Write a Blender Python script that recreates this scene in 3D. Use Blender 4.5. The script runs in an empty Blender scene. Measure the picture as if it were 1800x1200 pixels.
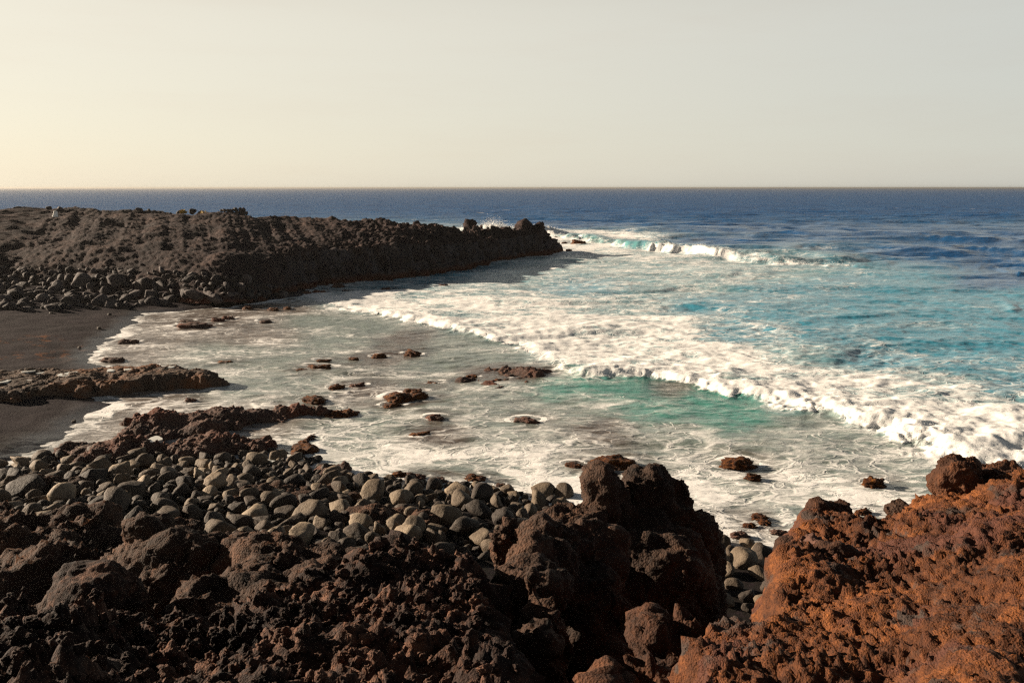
import bpy, bmesh, math, random
import numpy as np
from mathutils import Vector, Matrix
from mathutils.bvhtree import BVHTree

random.seed(7)
rng = np.random.default_rng(11)
SC = bpy.context.scene
COL = SC.collection

# ------------------------------------------------------------------ camera
CAM_H, FPX, PITCH = 9.0, 1500.0, math.atan(0.18)
cam_d = bpy.data.cameras.new('camera')
cam = bpy.data.objects.new('camera', cam_d)
COL.objects.link(cam)
cam.location = (0, 0, CAM_H)
cam.rotation_euler = (math.pi / 2 - PITCH, 0, 0)
cam_d.sensor_width = 36.0
cam_d.lens = 36.0 * FPX / 1800.0
cam_d.clip_start = 0.1
cam_d.clip_end = 60000
SC.camera = cam

# ------------------------------------------------------------------ sky, sun, exposure
SUN_AZ, SUN_EL = math.radians(-72), math.radians(17)      # azimuth from +Y, clockwise positive
w = bpy.data.worlds.new('World')
SC.world = w
w.use_nodes = True
nt = w.node_tree
bg = nt.nodes['Background']
sky = nt.nodes.new('ShaderNodeTexSky')
sky.sky_type = 'NISHITA'
sky.sun_disc = False
sky.sun_elevation = SUN_EL
sky.sun_rotation = SUN_AZ
sky.altitude = 0
sky.air_density = 1.0
sky.dust_density = 1.0
sky.ozone_density = 1.0
# a cream sea haze lies over the lower sky and thins out overhead
dim = nt.nodes.new('ShaderNodeMix'); dim.data_type = 'RGBA'; dim.blend_type = 'MULTIPLY'
dim.inputs[0].default_value = 1.0
dim.inputs[7].default_value = (0.16, 0.16, 0.16, 1)
nt.links.new(sky.outputs[0], dim.inputs[6])
tc = nt.nodes.new('ShaderNodeTexCoord'); sep = nt.nodes.new('ShaderNodeSeparateXYZ')
nt.links.new(tc.outputs['Generated'], sep.inputs[0])
mr = nt.nodes.new('ShaderNodeMapRange'); mr.interpolation_type = 'SMOOTHSTEP'
for q, v_ in zip(range(1, 5), (0.16, 0.50, 1.0, 0.04)): mr.inputs[q].default_value = v_
nt.links.new(sep.outputs[2], mr.inputs[0])
# the haze is warmer and brighter towards the sun, bluer away from it
vd = nt.nodes.new('ShaderNodeVectorMath'); vd.operation = 'DOT_PRODUCT'
nt.links.new(tc.outputs['Generated'], vd.inputs[0])
vd.inputs[1].default_value = (math.sin(SUN_AZ) * math.cos(SUN_EL), math.cos(SUN_AZ) * math.cos(SUN_EL), math.sin(SUN_EL))
ma = nt.nodes.new('ShaderNodeVectorMath'); ma.operation = 'MULTIPLY_ADD'
nt.links.new(vd.outputs['Value'], ma.inputs[0]); ma.inputs[1].default_value = (2.0, 1.44, 0.64); ma.inputs[2].default_value = (4.92, 4.79, 4.22)
veil = nt.nodes.new('ShaderNodeMix'); veil.data_type = 'RGBA'; veil.blend_type = 'MULTIPLY'
veil.inputs[0].default_value = 1.0
nt.links.new(ma.outputs[0], veil.inputs[7]); nt.links.new(mr.outputs[0], veil.inputs[6])
addn = nt.nodes.new('ShaderNodeMix'); addn.data_type = 'RGBA'; addn.blend_type = 'ADD'
addn.inputs[0].default_value = 1.0
nt.links.new(dim.outputs[2], addn.inputs[6]); nt.links.new(veil.outputs[2], addn.inputs[7])
# faint uneven thin cloud in the haze
sv = nt.nodes.new('ShaderNodeVectorMath'); sv.operation = 'MULTIPLY'; sv.inputs[1].default_value = (2.2, 2.2, 16.0)
nt.links.new(tc.outputs['Generated'], sv.inputs[0])
cn = nt.nodes.new('ShaderNodeTexNoise'); cn.inputs['Scale'].default_value = 1.6; cn.inputs['Detail'].default_value = 6; cn.inputs['Roughness'].default_value = 0.6
nt.links.new(sv.outputs[0], cn.inputs['Vector'])
cr = nt.nodes.new('ShaderNodeMapRange'); cr.interpolation_type = 'SMOOTHSTEP'
for q, v_ in zip(range(1, 5), (0.42, 0.78, 0.0, 1.0)): cr.inputs[q].default_value = v_
nt.links.new(cn.outputs['Fac'], cr.inputs[0])
cl = nt.nodes.new('ShaderNodeMix'); cl.data_type = 'RGBA'; cl.blend_type = 'MULTIPLY'
cl.inputs[7].default_value = (0.985, 0.97, 0.965, 1)
nt.links.new(cr.outputs[0], cl.inputs[0]); nt.links.new(addn.outputs[2], cl.inputs[6])
nt.links.new(cl.outputs[2], bg.inputs['Color'])
bg.inputs['Strength'].default_value = 0.05
sun_d = bpy.data.lights.new('sun', 'SUN')
sun_d.energy = 5.0
sun_d.angle = math.radians(0.5)
sun_d.color = (1.0, 0.82, 0.62)
sun = bpy.data.objects.new('sun', sun_d)
COL.objects.link(sun)
SDIR = Vector((math.sin(SUN_AZ) * math.cos(SUN_EL), math.cos(SUN_AZ) * math.cos(SUN_EL), math.sin(SUN_EL)))
sun.rotation_euler = SDIR.to_track_quat('Z', 'Y').to_euler()
sun.location = (-30, 0, 40)
SC.view_settings.view_transform = 'Standard'
SC.view_settings.look = 'None'
SC.view_settings.exposure = 1.3
SC.view_settings.gamma = 1.0
SC.render.film_transparent = False
SC.cycles.use_denoising = False
SC.cycles.filter_width = 1.3
SC.cycles.max_bounces = 5
SC.cycles.diffuse_bounces = 2
SC.cycles.glossy_bounces = 2

# ------------------------------------------------------------------ layout helpers
cp, sp_ = math.cos(PITCH), math.sin(PITCH)

def ray(u, v):
    """direction through photo point (u, v), forward component along +Y"""
    x, y = (u - 900) / FPX, (600 - v) / FPX
    return Vector((x, cp + y * sp_, -sp_ + y * cp))

def at(u, v, z=0.0):
    d = ray(u, v)
    t = (z - CAM_H) / d.z
    return Vector((d.x * t, d.y * t, z))

def pd(u, v, D):
    d = ray(u, v)
    t = D / d.y
    return Vector((d.x * t, D, CAM_H + d.z * t))

def pxm(D):
    """metres per photo pixel at forward distance D (approx.)"""
    return D / 0.95 / FPX

# ------------------------------------------------------------------ numpy noise
def _hash(ix, iy, iz, seed):
    h = (ix.astype(np.uint32) * np.uint32(374761393) + iy.astype(np.uint32) * np.uint32(668265263)
         + iz.astype(np.uint32) * np.uint32(2147483647) + np.uint32((seed * 144665 + 12345) & 0xffffffff))
    h = (h ^ (h >> np.uint32(13))) * np.uint32(1274126177)
    h = (h ^ (h >> np.uint32(16))) * np.uint32(2246822519)
    return h ^ (h >> np.uint32(15))

def _chunks(fn, p, size=60000):
    out = np.empty(len(p))
    for i in range(0, len(p), size):
        out[i:i + size] = fn(p[i:i + size])
    return out

_GR = np.array([[1,1,0],[-1,1,0],[1,-1,0],[-1,-1,0],[1,0,1],[-1,0,1],[1,0,-1],[-1,0,-1],
                [0,1,1],[0,-1,1],[0,1,-1],[0,-1,-1],[1,1,0],[-1,1,0],[0,-1,1],[0,-1,-1]], float)

def _perlin(p, seed):
    i = np.floor(p).astype(np.int64)
    f = p - i
    u = f * f * f * (f * (f * 6 - 15) + 10)
    res = 0
    for dx in (0, 1):
        wx = u[:, 0] if dx else 1 - u[:, 0]
        for dy in (0, 1):
            wy = u[:, 1] if dy else 1 - u[:, 1]
            for dz in (0, 1):
                wz = u[:, 2] if dz else 1 - u[:, 2]
                g = _GR[_hash(i[:, 0] + dx, i[:, 1] + dy, i[:, 2] + dz, seed) & np.uint32(15)]
                res = res + wx * wy * wz * (g[:, 0] * (f[:, 0] - dx) + g[:, 1] * (f[:, 1] - dy) + g[:, 2] * (f[:, 2] - dz))
    return res

def perlin(p, seed=0):
    return _chunks(lambda q: _perlin(q, seed), p)

def fbm(p, octs=4, seed=0, lac=2.03, gain=0.5):
    a, s, r = 1.0, 1.0, 0
    for o in range(octs):
        r = r + a * perlin(p * s + 17.3 * o, seed + o)
        a *= gain
        s *= lac
    return r

def _worley(p, seed):
    b = np.floor(p - 0.5).astype(np.int64)
    best = np.full(len(p), 9.0)
    for dx in (0, 1):
        for dy in (0, 1):
            for dz in (0, 1):
                cx, cy, cz = b[:, 0] + dx, b[:, 1] + dy, b[:, 2] + dz
                h = _hash(cx, cy, cz, seed)
                ox = (h & np.uint32(1023)) / 1023.0 * 0.7 + 0.15
                oy = ((h >> np.uint32(10)) & np.uint32(1023)) / 1023.0 * 0.7 + 0.15
                oz = ((h >> np.uint32(20)) & np.uint32(1023)) / 1023.0 * 0.7 + 0.15
                d = (cx + ox - p[:, 0])**2 + (cy + oy - p[:, 1])**2 + (cz + oz - p[:, 2])**2
                best = np.minimum(best, d)
    return np.sqrt(best)

def worley(p, seed=0):
    return _chunks(lambda q: _worley(q, seed), p)

def sstep(a, b, x):
    t = np.clip((x - a) / (b - a), 0, 1)
    return t * t * (3 - 2 * t)

# ------------------------------------------------------------------ mesh helpers
def mesh_from(name, V, F, smooth=True):
    """V (n,3), F (m,k) numpy -> mesh"""
    me = bpy.data.meshes.new(name)
    V = np.ascontiguousarray(V, np.float32)
    F = np.ascontiguousarray(F, np.int32)
    k = F.shape[1]
    me.vertices.add(len(V))
    me.vertices.foreach_set('co', V.ravel())
    me.loops.add(F.size)
    me.loops.foreach_set('vertex_index', F.ravel())
    me.polygons.add(len(F))
    me.polygons.foreach_set('loop_start', np.arange(0, F.size, k, dtype=np.int32))
    me.polygons.foreach_set('use_smooth', np.full(len(F), smooth))
    me.update(calc_edges=True)
    return me

def grid_faces(n, m, keep=None):
    i = np.arange(n * m).reshape(n, m)
    F = np.stack([i[:-1, :-1], i[:-1, 1:], i[1:, 1:], i[1:, :-1]], -1).reshape(-1, 4)
    if keep is not None:
        k = keep[:-1, :-1] | keep[:-1, 1:] | keep[1:, 1:] | keep[1:, :-1]
        F = F[k.ravel()]
    return F

def grid_normals(P):
    du = np.gradient(P, axis=1)
    dv = np.gradient(P, axis=0)
    n = np.cross(du, dv)
    n /= np.linalg.norm(n, axis=-1, keepdims=True) + 1e-9
    return n

def mesh_normals(me):
    a = np.empty(len(me.vertices) * 3, np.float32)
    me.vertex_normals.foreach_get('vector', a)
    return a.reshape(-1, 3).astype(float)

def mesh_verts(me):
    a = np.empty(len(me.vertices) * 3, np.float32)
    me.vertices.foreach_get('co', a)
    return a.reshape(-1, 3).astype(float)

def set_verts(me, V):
    me.vertices.foreach_set('co', np.ascontiguousarray(V, np.float32).ravel())
    me.update()

def attr(me, name, data):
    if data.ndim == 1:
        a = me.attributes.new(name, 'FLOAT', 'POINT')
        a.data.foreach_set('value', np.ascontiguousarray(data, np.float32))
    else:
        a = me.attributes.new(name, 'FLOAT_COLOR', 'POINT')
        c = np.concatenate([data, np.ones((len(data), 1))], 1)
        a.data.foreach_set('color', np.ascontiguousarray(c, np.float32).ravel())

def link(name, me, mat=None, parent=None, label=None, cat=None, group=None, kind=None):
    o = bpy.data.objects.new(name, me)
    COL.objects.link(o)
    if mat and me is not None and not me.materials:
        me.materials.append(mat)
    if parent is not None:
        o.parent = parent
    if label: o['label'] = label
    if cat: o['category'] = cat
    if group: o['group'] = group
    if kind: o['kind'] = kind
    return o

def ico(sub):
    bm = bmesh.new()
    bmesh.ops.create_icosphere(bm, subdivisions=sub, radius=1.0)
    V = np.array([v.co[:] for v in bm.verts])
    F = np.array([[v.index for v in f.verts] for f in bm.faces])
    bm.free()
    return V, F
ICO = {k: ico(k) for k in (2, 3, 4, 5)}

def seg_dist(X, Y, pts):
    """distance to an open polyline and signed side (positive on the left of travel), arc position 0..1"""
    best = np.full(X.shape, 1e9)
    side = np.zeros(X.shape)
    arc = np.zeros(X.shape)
    L = [0]
    for a, b in zip(pts[:-1], pts[1:]):
        L.append(L[-1] + math.hypot(b[0] - a[0], b[1] - a[1]))
    for k, (a, b) in enumerate(zip(pts[:-1], pts[1:])):
        dx, dy = b[0] - a[0], b[1] - a[1]
        l2 = dx * dx + dy * dy + 1e-12
        t = np.clip(((X - a[0]) * dx + (Y - a[1]) * dy) / l2, 0, 1)
        ex, ey = X - a[0] - t * dx, Y - a[1] - t * dy
        d = np.hypot(ex, ey)
        c = dx * (Y - a[1]) - dy * (X - a[0])
        m = d < best
        best = np.where(m, d, best)
        side = np.where(m, np.sign(c), side)
        arc = np.where(m, (L[k] + t * (L[k + 1] - L[k])) / L[-1], arc)
    return best, side, arc

def inside(X, Y, poly):
    r = np.zeros(X.shape, bool)
    n = len(poly)
    for k in range(n):
        x1, y1 = poly[k][0], poly[k][1]
        x2, y2 = poly[(k + 1) % n][0], poly[(k + 1) % n][1]
        if y1 == y2:
            continue
        c = ((Y < y1) != (Y < y2)) & (X < (x2 - x1) * (Y - y1) / (y2 - y1) + x1)
        r ^= c
    return r

def poly_sd(X, Y, poly):
    """positive inside"""
    d, _, _ = seg_dist(X, Y, list(poly) + [poly[0]])
    return np.where(inside(X, Y, poly), d, -d)

# ------------------------------------------------------------------ materials
class N:
    def __init__(self, name):
        self.m = bpy.data.materials.new(name)
        self.m.use_nodes = True
        self.t = self.m.node_tree
        self.b = self.t.nodes['Principled BSDF']
        self.geo = None
    def n(self, typ, **kw):
        x = self.t.nodes.new(typ)
        for k, v in kw.items():
            setattr(x, k, v)
        return x
    def l(self, a, b):
        self.t.links.new(a, b)
    def pos(self, obj=False):
        if obj:
            return self.n('ShaderNodeTexCoord').outputs['Object']
        return self.n('ShaderNodeNewGeometry').outputs['Position']
    def scale(self, vec, s):
        m = self.n('ShaderNodeVectorMath', operation='MULTIPLY')
        self.l(vec, m.inputs[0])
        m.inputs[1].default_value = s if isinstance(s, tuple) else (s, s, s)
        return m.outputs[0]
    def noise(self, vec, s, det=4, rough=0.55, dist=0.0, color=False):
        x = self.n('ShaderNodeTexNoise')
        x.inputs['Scale'].default_value = s
        x.inputs['Detail'].default_value = det
        x.inputs['Roughness'].default_value = rough
        x.inputs['Distortion'].default_value = dist
        if vec is not None: self.l(vec, x.inputs['Vector'])
        return x.outputs['Color' if color else 'Fac']
    def voro(self, vec, s, feat='F1', rand=1.0):
        x = self.n('ShaderNodeTexVoronoi', feature=feat)
        x.inputs['Scale'].default_value = s
        x.inputs['Randomness'].default_value = rand
        self.l(vec, x.inputs['Vector'])
        return x
    def math(self, op, a, b=None, c=None, clamp=False):
        x = self.n('ShaderNodeMath', operation=op, use_clamp=clamp)
        for i, q in enumerate((a, b, c)):
            if q is None: continue
            if isinstance(q, (int, float)): x.inputs[i].default_value = q
            else: self.l(q, x.inputs[i])
        return x.outputs[0]
    def step(self, v, a, b, lo=0.0, hi=1.0):
        x = self.n('ShaderNodeMapRange', interpolation_type='SMOOTHSTEP')
        for i, q in zip(range(5), (v, a, b, lo, hi)):
            if isinstance(q, (int, float)): x.inputs[i].default_value = q
            else: self.l(q, x.inputs[i])
        return x.outputs[0]
    def mix(self, f, a, b, mode='MIX'):
        x = self.n('ShaderNodeMix', data_type='RGBA', blend_type=mode)
        for i, q in ((0, f), (6, a), (7, b)):
            if isinstance(q, (int, float)): x.inputs[i].default_value = q
            elif isinstance(q, tuple): x.inputs[i].default_value = (*q, 1)
            else: self.l(q, x.inputs[i])
        return x.outputs[2]
    def ramp(self, f, stops):
        x = self.n('ShaderNodeValToRGB')
        e = x.color_ramp.elements
        while len(e) < len(stops): e.new(0.5)
        for k, (p, c) in enumerate(stops):
            e[k].position = p
            e[k].color = (*c, 1)
        self.l(f, x.inputs[0])
        return x.outputs[0]
    def bump(self, h, strength, dist, prev=None):
        x = self.n('ShaderNodeBump')
        x.inputs['Strength'].default_value = strength
        x.inputs['Distance'].default_value = dist
        self.l(h, x.inputs['Height'])
        if prev is not None: self.l(prev, x.inputs['Normal'])
        return x.outputs[0]
    def attr(self, name, color=False):
        x = self.n('ShaderNodeAttribute', attribute_name=name)
        return x.outputs['Color' if color else 'Fac']
    def rnd(self):
        return self.n('ShaderNodeObjectInfo').outputs['Random']
    def out(self, col=None, rough=None, normal=None, spec=None):
        for nm, q in (('Base Color', col), ('Roughness', rough), ('Normal', normal), ('Specular IOR Level', spec)):
            if q is None: continue
            i = self.b.inputs[nm]
            if isinstance(q, (int, float)): i.default_value = q
            elif isinstance(q, tuple): i.default_value = (*q, 1)
            else: self.l(q, i)
        return self.m

def lava_mat(name, c_dark, c_mid, c_hi, s=1.0, bump=1.0, patch=None, obj=False, spec=0.25, patch2=None):
    k = N(name)
    p = k.pos(obj)
    n1 = k.noise(p, 0.9 * s, 5, 0.6)
    n2 = k.noise(p, 7.0 * s, 5, 0.65)
    f = k.math('ADD', k.math('MULTIPLY', n1, 0.55), k.math('MULTIPLY', n2, 0.45))
    c = k.ramp(f, [(0.34, c_dark), (0.50, c_mid), (0.66, c_hi)])
    if patch:
        c = k.mix(k.step(k.noise(p, 0.45 * s, 4, 0.6, 0.4), 0.50, 0.62), c, patch)
    if patch2:
        c = k.mix(k.step(k.noise(p, 1.1 * s, 5, 0.65, 0.6), 0.54, 0.66), c, patch2)
    pit = k.voro(p, 34 * s).outputs['Distance']
    c = k.mix(k.step(pit, 0.05, 0.35, 0.45, 0.0), c, (0.012, 0.009, 0.008))
    h = k.math('ADD', k.math('MULTIPLY', k.noise(p, 24 * s, 6, 0.68), 1.0), k.math('MULTIPLY', pit, 0.7))
    nb = k.bump(h, 0.9 * bump, 0.035 / s)
    return k.out(c, 0.88, nb, spec)

M_LAVA = lava_mat('lava_brown', (0.013, 0.008, 0.006), (0.046, 0.024, 0.015), (0.110, 0.052, 0.029))
M_CLINK = lava_mat('lava_clinker', (0.005, 0.003, 0.003), (0.026, 0.012, 0.008), (0.155, 0.074, 0.045), 1.9)
M_ORANGE = lava_mat('lava_orange_scoria', (0.020, 0.007, 0.004), (0.095, 0.032, 0.011), (0.25, 0.084, 0.022), 2.1, patch=(0.080, 0.030, 0.019), patch2=(0.050, 0.034, 0.028))
M_REDBLOCK = lava_mat('lava_red_block', (0.012, 0.006, 0.004), (0.055, 0.022, 0.011), (0.13, 0.050, 0.021), 1.4)
M_PURPLE = lava_mat('lava_purple_rock', (0.030, 0.016, 0.012), (0.08, 0.040, 0.030), (0.14, 0.070, 0.050), 0.9, bump=0.6)
M_HEAD = lava_mat('lava_headland', (0.018, 0.012, 0.011), (0.048, 0.030, 0.024), (0.105, 0.064, 0.046), 0.35)
M_REEF = lava_mat('reef_rock', (0.022, 0.014, 0.010), (0.070, 0.040, 0.024), (0.15, 0.085, 0.045), 0.8, patch=(0.13, 0.048, 0.014), spec=0.5)
M_REEFDARK = lava_mat('reef_rock_red', (0.020, 0.010, 0.008), (0.065, 0.030, 0.020), (0.13, 0.060, 0.035), 0.9, patch=(0.10, 0.030, 0.014), spec=0.5)

def weed_mat():
    k = N('seaweed_brown')
    p = k.pos()
    n = k.noise(p, 6.0, 5, 0.7)
    c = k.ramp(n, [(0.34, (0.016, 0.006, 0.004)), (0.52, (0.085, 0.027, 0.007)), (0.70, (0.25, 0.095, 0.016))])
    h = k.noise(p, 22, 6, 0.75)
    return k.out(c, 0.6, k.bump(h, 1.0, 0.10), 0.12)
M_WEED = weed_mat()

def boulder_mat():
    k = N('boulder_basalt')
    p = k.pos(True)
    r = k.rnd()
    base = k.ramp(r, [(0.0, (0.030, 0.024, 0.021)), (0.3, (0.080, 0.060, 0.044)), (0.6, (0.135, 0.102, 0.070)), (0.85, (0.20, 0.155, 0.108)), (1.0, (0.30, 0.235, 0.165))])
    w_ = k.pos()
    n = k.noise(w_, 2.2, 5, 0.6)
    c = k.mix(k.step(n, 0.35, 0.68), k.mix(1.0, base, (0.62, 0.60, 0.60), 'MULTIPLY'), base)
    c = k.mix(k.math('MULTIPLY', k.step(k.noise(w_, 30, 3, 0.7), 0.56, 0.70), 0.4), c, (0.20, 0.17, 0.135))
    h = k.math('ADD', k.noise(w_, 11, 6, 0.62), k.math('MULTIPLY', k.noise(w_, 60, 3, 0.6), 0.25))
    return k.out(c, 0.7, k.bump(h, 0.8, 0.06), 0.22)
M_BOULDER = boulder_mat()

def talus_mat():
    k = N('talus_rock')
    w_ = k.pos()
    r = k.rnd()
    base = k.ramp(r, [(0.0, (0.020, 0.014, 0.014)), (0.6, (0.045, 0.034, 0.032)), (1.0, (0.095, 0.078, 0.074))])
    n = k.noise(w_, 1.3, 5, 0.65)
    c = k.mix(k.step(n, 0.35, 0.7), k.mix(1.0, base, (0.6, 0.55, 0.55), 'MULTIPLY'), base)
    h = k.noise(w_, 4, 7, 0.65)
    return k.out(c, 0.8, k.bump(h, 0.8, 0.15), 0.35)
M_TALUS = talus_mat()

def sand_mat():
    k = N('black_sand')
    p = k.pos()
    n = k.noise(p, 0.25, 5, 0.6)
    c = k.ramp(n, [(0.35, (0.014, 0.0098, 0.0118)), (0.65, (0.024, 0.0168, 0.0198))])
    fine = k.noise(p, 14, 5, 0.75)
    c = k.mix(k.step(fine, 0.60, 0.72), c, (0.085, 0.064, 0.050))
    g = k.attr('gravel')
    vor = k.voro(p, 5.0)
    c = k.mix(k.math('MULTIPLY', g, k.step(vor.outputs['Distance'], 0.1, 0.6)), c, (0.012, 0.010, 0.009))
    # wrack line of rust coloured weed on the upper sand
    wr = k.attr('wrack')
    weed = k.math('MULTIPLY', wr, k.step(k.noise(p, 1.4, 5, 0.7), 0.53, 0.60))
    c = k.mix(weed, c, (0.11, 0.040, 0.014))
    wet = k.attr('wet')
    c = k.mix(k.math('MULTIPLY', wet, 0.55), c, (0.016, 0.013, 0.013))
    rough = k.step(wet, 0.2, 1.0, 0.85, 0.30)
    h = k.math('ADD', k.math('MULTIPLY', k.noise(p, 9, 6, 0.7), 1.0), k.math('MULTIPLY', k.noise(p, 1.2, 3, 0.5), 1.5))
    return k.out(c, rough, k.bump(h, 0.6, 0.06), k.step(wet, 0.3, 1.0, 0.08, 0.6))
M_SAND = sand_mat()

# ------------------------------------------------------------------ ground level
SHORE_PX = [(540, 521), (470, 529), (400, 540), (330, 546), (255, 551), (238, 570), (205, 598), (160, 627), (190, 650), (200, 690),
            (190, 706), (186, 722), (148, 748), (100, 777), (25, 811), (60, 812), (150, 806), (260, 800), (430, 800), (520, 806),
            (560, 822), (630, 838), (700, 842), (800, 853), (880, 861), (1000, 884), (1010, 906), (1120, 930), (1250, 946),
            (1370, 967), (1425, 940), (1500, 915), (1700, 915), (1950, 905)]
SHORE = [at(u, v)[:2] for u, v in SHORE_PX]
LAND = SHORE + [(40, 16), (40, -30), (-130, -30), (-130, 85), (-60, 100), (-20, 92)]

def ground(X, Y):
    shp = X.shape
    x, y = X.ravel(), Y.ravel()
    p2 = np.stack([x, y, np.zeros_like(x)], 1)
    wob = fbm(p2 * 0.45, 3, 5) * 0.55
    d = poly_sd(x, y, LAND) + wob * sstep(60, 20, np.abs(y - 40))
    s = np.where(y < 29, 0.125, 0.078)
    s = 0.078 + (0.125 - 0.078) * sstep(31, 28, y)
    z = np.where(d > 0, np.minimum(d * s, 1.5 + 0.015 * d), np.maximum(d * 0.10, -1.2))
    z = z + fbm(p2 * 0.8, 3, 9) * 0.05
    return z.reshape(shp), d.reshape(shp)

gx = np.arange(-95, 22, 0.30)
gy = np.concatenate([np.arange(8, 32, 0.14), np.arange(32, 92, 0.30)])
GX, GY = np.meshgrid(gx, gy)
GZ, GD = ground(GX, GY)
P = np.stack([GX, GY, GZ], -1).reshape(-1, 3)
cob = sstep(30.5, 28.5, GY)            # cobble ground near the camera
GZ2 = GZ + cob * (0.42 - worley(P * 3.2, 3).reshape(GX.shape)) * 0.16
keep = GD > -3.5
me = mesh_from('beach', np.stack([GX, GY, GZ2], -1).reshape(-1, 3), grid_faces(*GX.shape, keep))
attr(me, 'gravel', cob.ravel())
attr(me, 'wet', sstep(2.6, 0.3, GD).ravel())
wl, _, _ = seg_dist(GX, GY, [at(0, 610, .9)[:2], at(60, 600, .9)[:2], at(100, 605, .9)[:2], at(140, 590, .8)[:2]])
wl2, _, _ = seg_dist(GX, GY, [at(0, 585, .9)[:2], at(70, 575, .9)[:2], at(80, 585, .9)[:2]])
attr(me, 'wrack', sstep(1.3, 0.2, np.minimum(wl, wl2)).ravel())
link('beach', me, M_SAND, kind='structure', label='black sand and gravel beach at the head of the cove', cat='beach')
ground_tris = (mesh_verts(me), [tuple(p.vertices) for p in me.polygons])

# ------------------------------------------------------------------ headland
# stations: photo point of the foot, foot height, lip (z, offset), ridge (z, offset), back offset
ST = [((992, 442), -0.4, (0.9, 0.9), (1.0, 1.8), 3.2),
      ((976, 446), -0.4, (1.7, 1.1), (2.0, 2.2), 4.5),
      ((960, 448), -0.4, (2.2, 1.2), (3.2, 2.6), 6),
      ((940, 450), -0.4, (2.7, 1.2), (3.9, 3.0), 7.5),
      ((900, 456), -0.4, (2.5, 1.2), (3.5, 5.0), 10),
      ((850, 467), -0.4, (2.7, 1.3), (3.7, 8.0), 15),
      ((780, 482), -0.4, (3.0, 1.3), (4.9, 12.0), 20),
      ((700, 491), -0.4, (3.3, 1.3), (5.3, 15.0), 26),
      ((640, 494), -0.4, (3.2, 1.4), (5.5, 18.0), 32),
      ((560, 503), -0.3, (3.1, 1.6), (5.5, 24.0), 40),
      ((500, 520), 0.0, (3.0, 3.5), (5.8, 28.0), 46),
      ((400, 522), 0.8, (3.2, 6.0), (6.2, 33.0), 54),
      ((250, 515), 0.9, (3.4, 7.0), (6.5, 34.0), 56),
      ((100, 508), 1.0, (3.4, 7.0), (6.7, 34.0), 58),
      ((0, 505), 1.0, (3.4, 7.0), (6.8, 34.0), 58)]
base = []
for (u, v), zb, *_ in ST:
    q = at(u, v, max(zb, 0.0))
    base.append((q.x, q.y))
INW = [(-0.35, 0.937)] * len(ST)
# beyond the frame the slope closes the cove on the left
ext = [((-50, 58), 1.0, (3.4, 6), (6.8, 30), 50, (-0.62, 0.78)), ((-56, 50), 1.0, (3.4, 6), (6.8, 22), 40, (-0.95, 0.3)),
       ((-58, 40), 1.0, (3.4, 6), (6.8, 22), 40, (-1, 0)), ((-58, 26), 1.0, (3.4, 6), (6.8, 22), 40, (-1, 0))]
stn = [(b, s[1], s[2], s[3], s[4], i) for b, s, i in zip(base, ST, INW)] + list(ext)
arr = np.array([[s[0][0], s[0][1], s[1], s[2][0], s[2][1], s[3][0], s[3][1], s[4], s[5][0], s[5][1]] for s in stn])
L = np.concatenate([[0], np.cumsum(np.hypot(np.diff(arr[:, 0]), np.diff(arr[:, 1])))])
Ltot = L[-1]
svis = L[len(ST) - 1]
sgrid = np.concatenate([np.arange(0, svis, 0.13), np.arange(svis, Ltot, 0.6)])
A = np.stack([np.interp(sgrid, L, arr[:, k]) for k in range(10)], 1)
def smooth1(a, k):
    ker = np.hanning(k + 2)[1:-1]; ker /= ker.sum()
    return np.convolve(np.pad(a, (k // 2, k - 1 - k // 2), 'edge'), ker, 'valid')
for k in (0, 1, 8, 9):
    A[:, k] = smooth1(A[:, k], 25)
A[:, 8:10] /= np.linalg.norm(A[:, 8:10], axis=1, keepdims=True)
s1 = sgrid[:, None]
jag = fbm(np.stack([sgrid * 0.45, 0 * sgrid, 0 * sgrid + 3], 1), 4, 31)
jag2 = fbm(np.stack([sgrid * 0.9, 0 * sgrid, 0 * sgrid + 7], 1), 4, 32, gain=.65) * 0.75 * sstep(60, 20, sgrid) * sstep(1, 8, sgrid)
tt = np.concatenate([np.linspace(0, 1, 42, endpoint=False), np.linspace(1, 2, 110, endpoint=False), np.linspace(2, 3, 18)])
off = np.zeros((len(sgrid), len(tt)))
zz = np.zeros_like(off)
for j, t in enumerate(tt):
    if t < 1:                                    # foot to lip
        off[:, j] = A[:, 4] * t ** 1.0
        e = np.clip((A[:, 4] - 1.0) / 4.0, 0, 1)  # cliff -> talus slope
        prof = (1 - e) * (1 - (1 - t) ** 1.25) + e * t ** 0.85
        zz[:, j] = (A[:, 2] - 0.6) + (A[:, 3] - A[:, 2] + 0.6) * prof
    elif t < 2:
        q = t - 1
        off[:, j] = A[:, 4] + (A[:, 6] - A[:, 4]) * q
        zz[:, j] = A[:, 3] + (A[:, 5] - A[:, 3]) * (q ** 0.8) + jag * 0.25 * math.sin(q * math.pi) + jag2 * max(0.0, (q - 0.6) / 0.4)
    else:
        q = t - 2
        off[:, j] = A[:, 6] + (A[:, 7] - A[:, 6]) * q
        zz[:, j] = A[:, 5] + jag2 * (1 - q) ** 6 + (-1.2 - A[:, 5]) * (q ** 1.4)
HP = np.stack([A[:, 0:1] + A[:, 8:9] * off, A[:, 1:2] + A[:, 9:10] * off, zz], -1)
HN = grid_normals(HP)
if HN[:, 60, 2].mean() < 0: HN = -HN
flat = HP.reshape(-1, 3)
steep = sstep(0.75, 0.35, np.abs(HN[..., 2])).ravel()
left = sstep(-12, -24, flat[:, 0])
d = fbm(flat * 0.22, 4, 40) * 0.45
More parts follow.
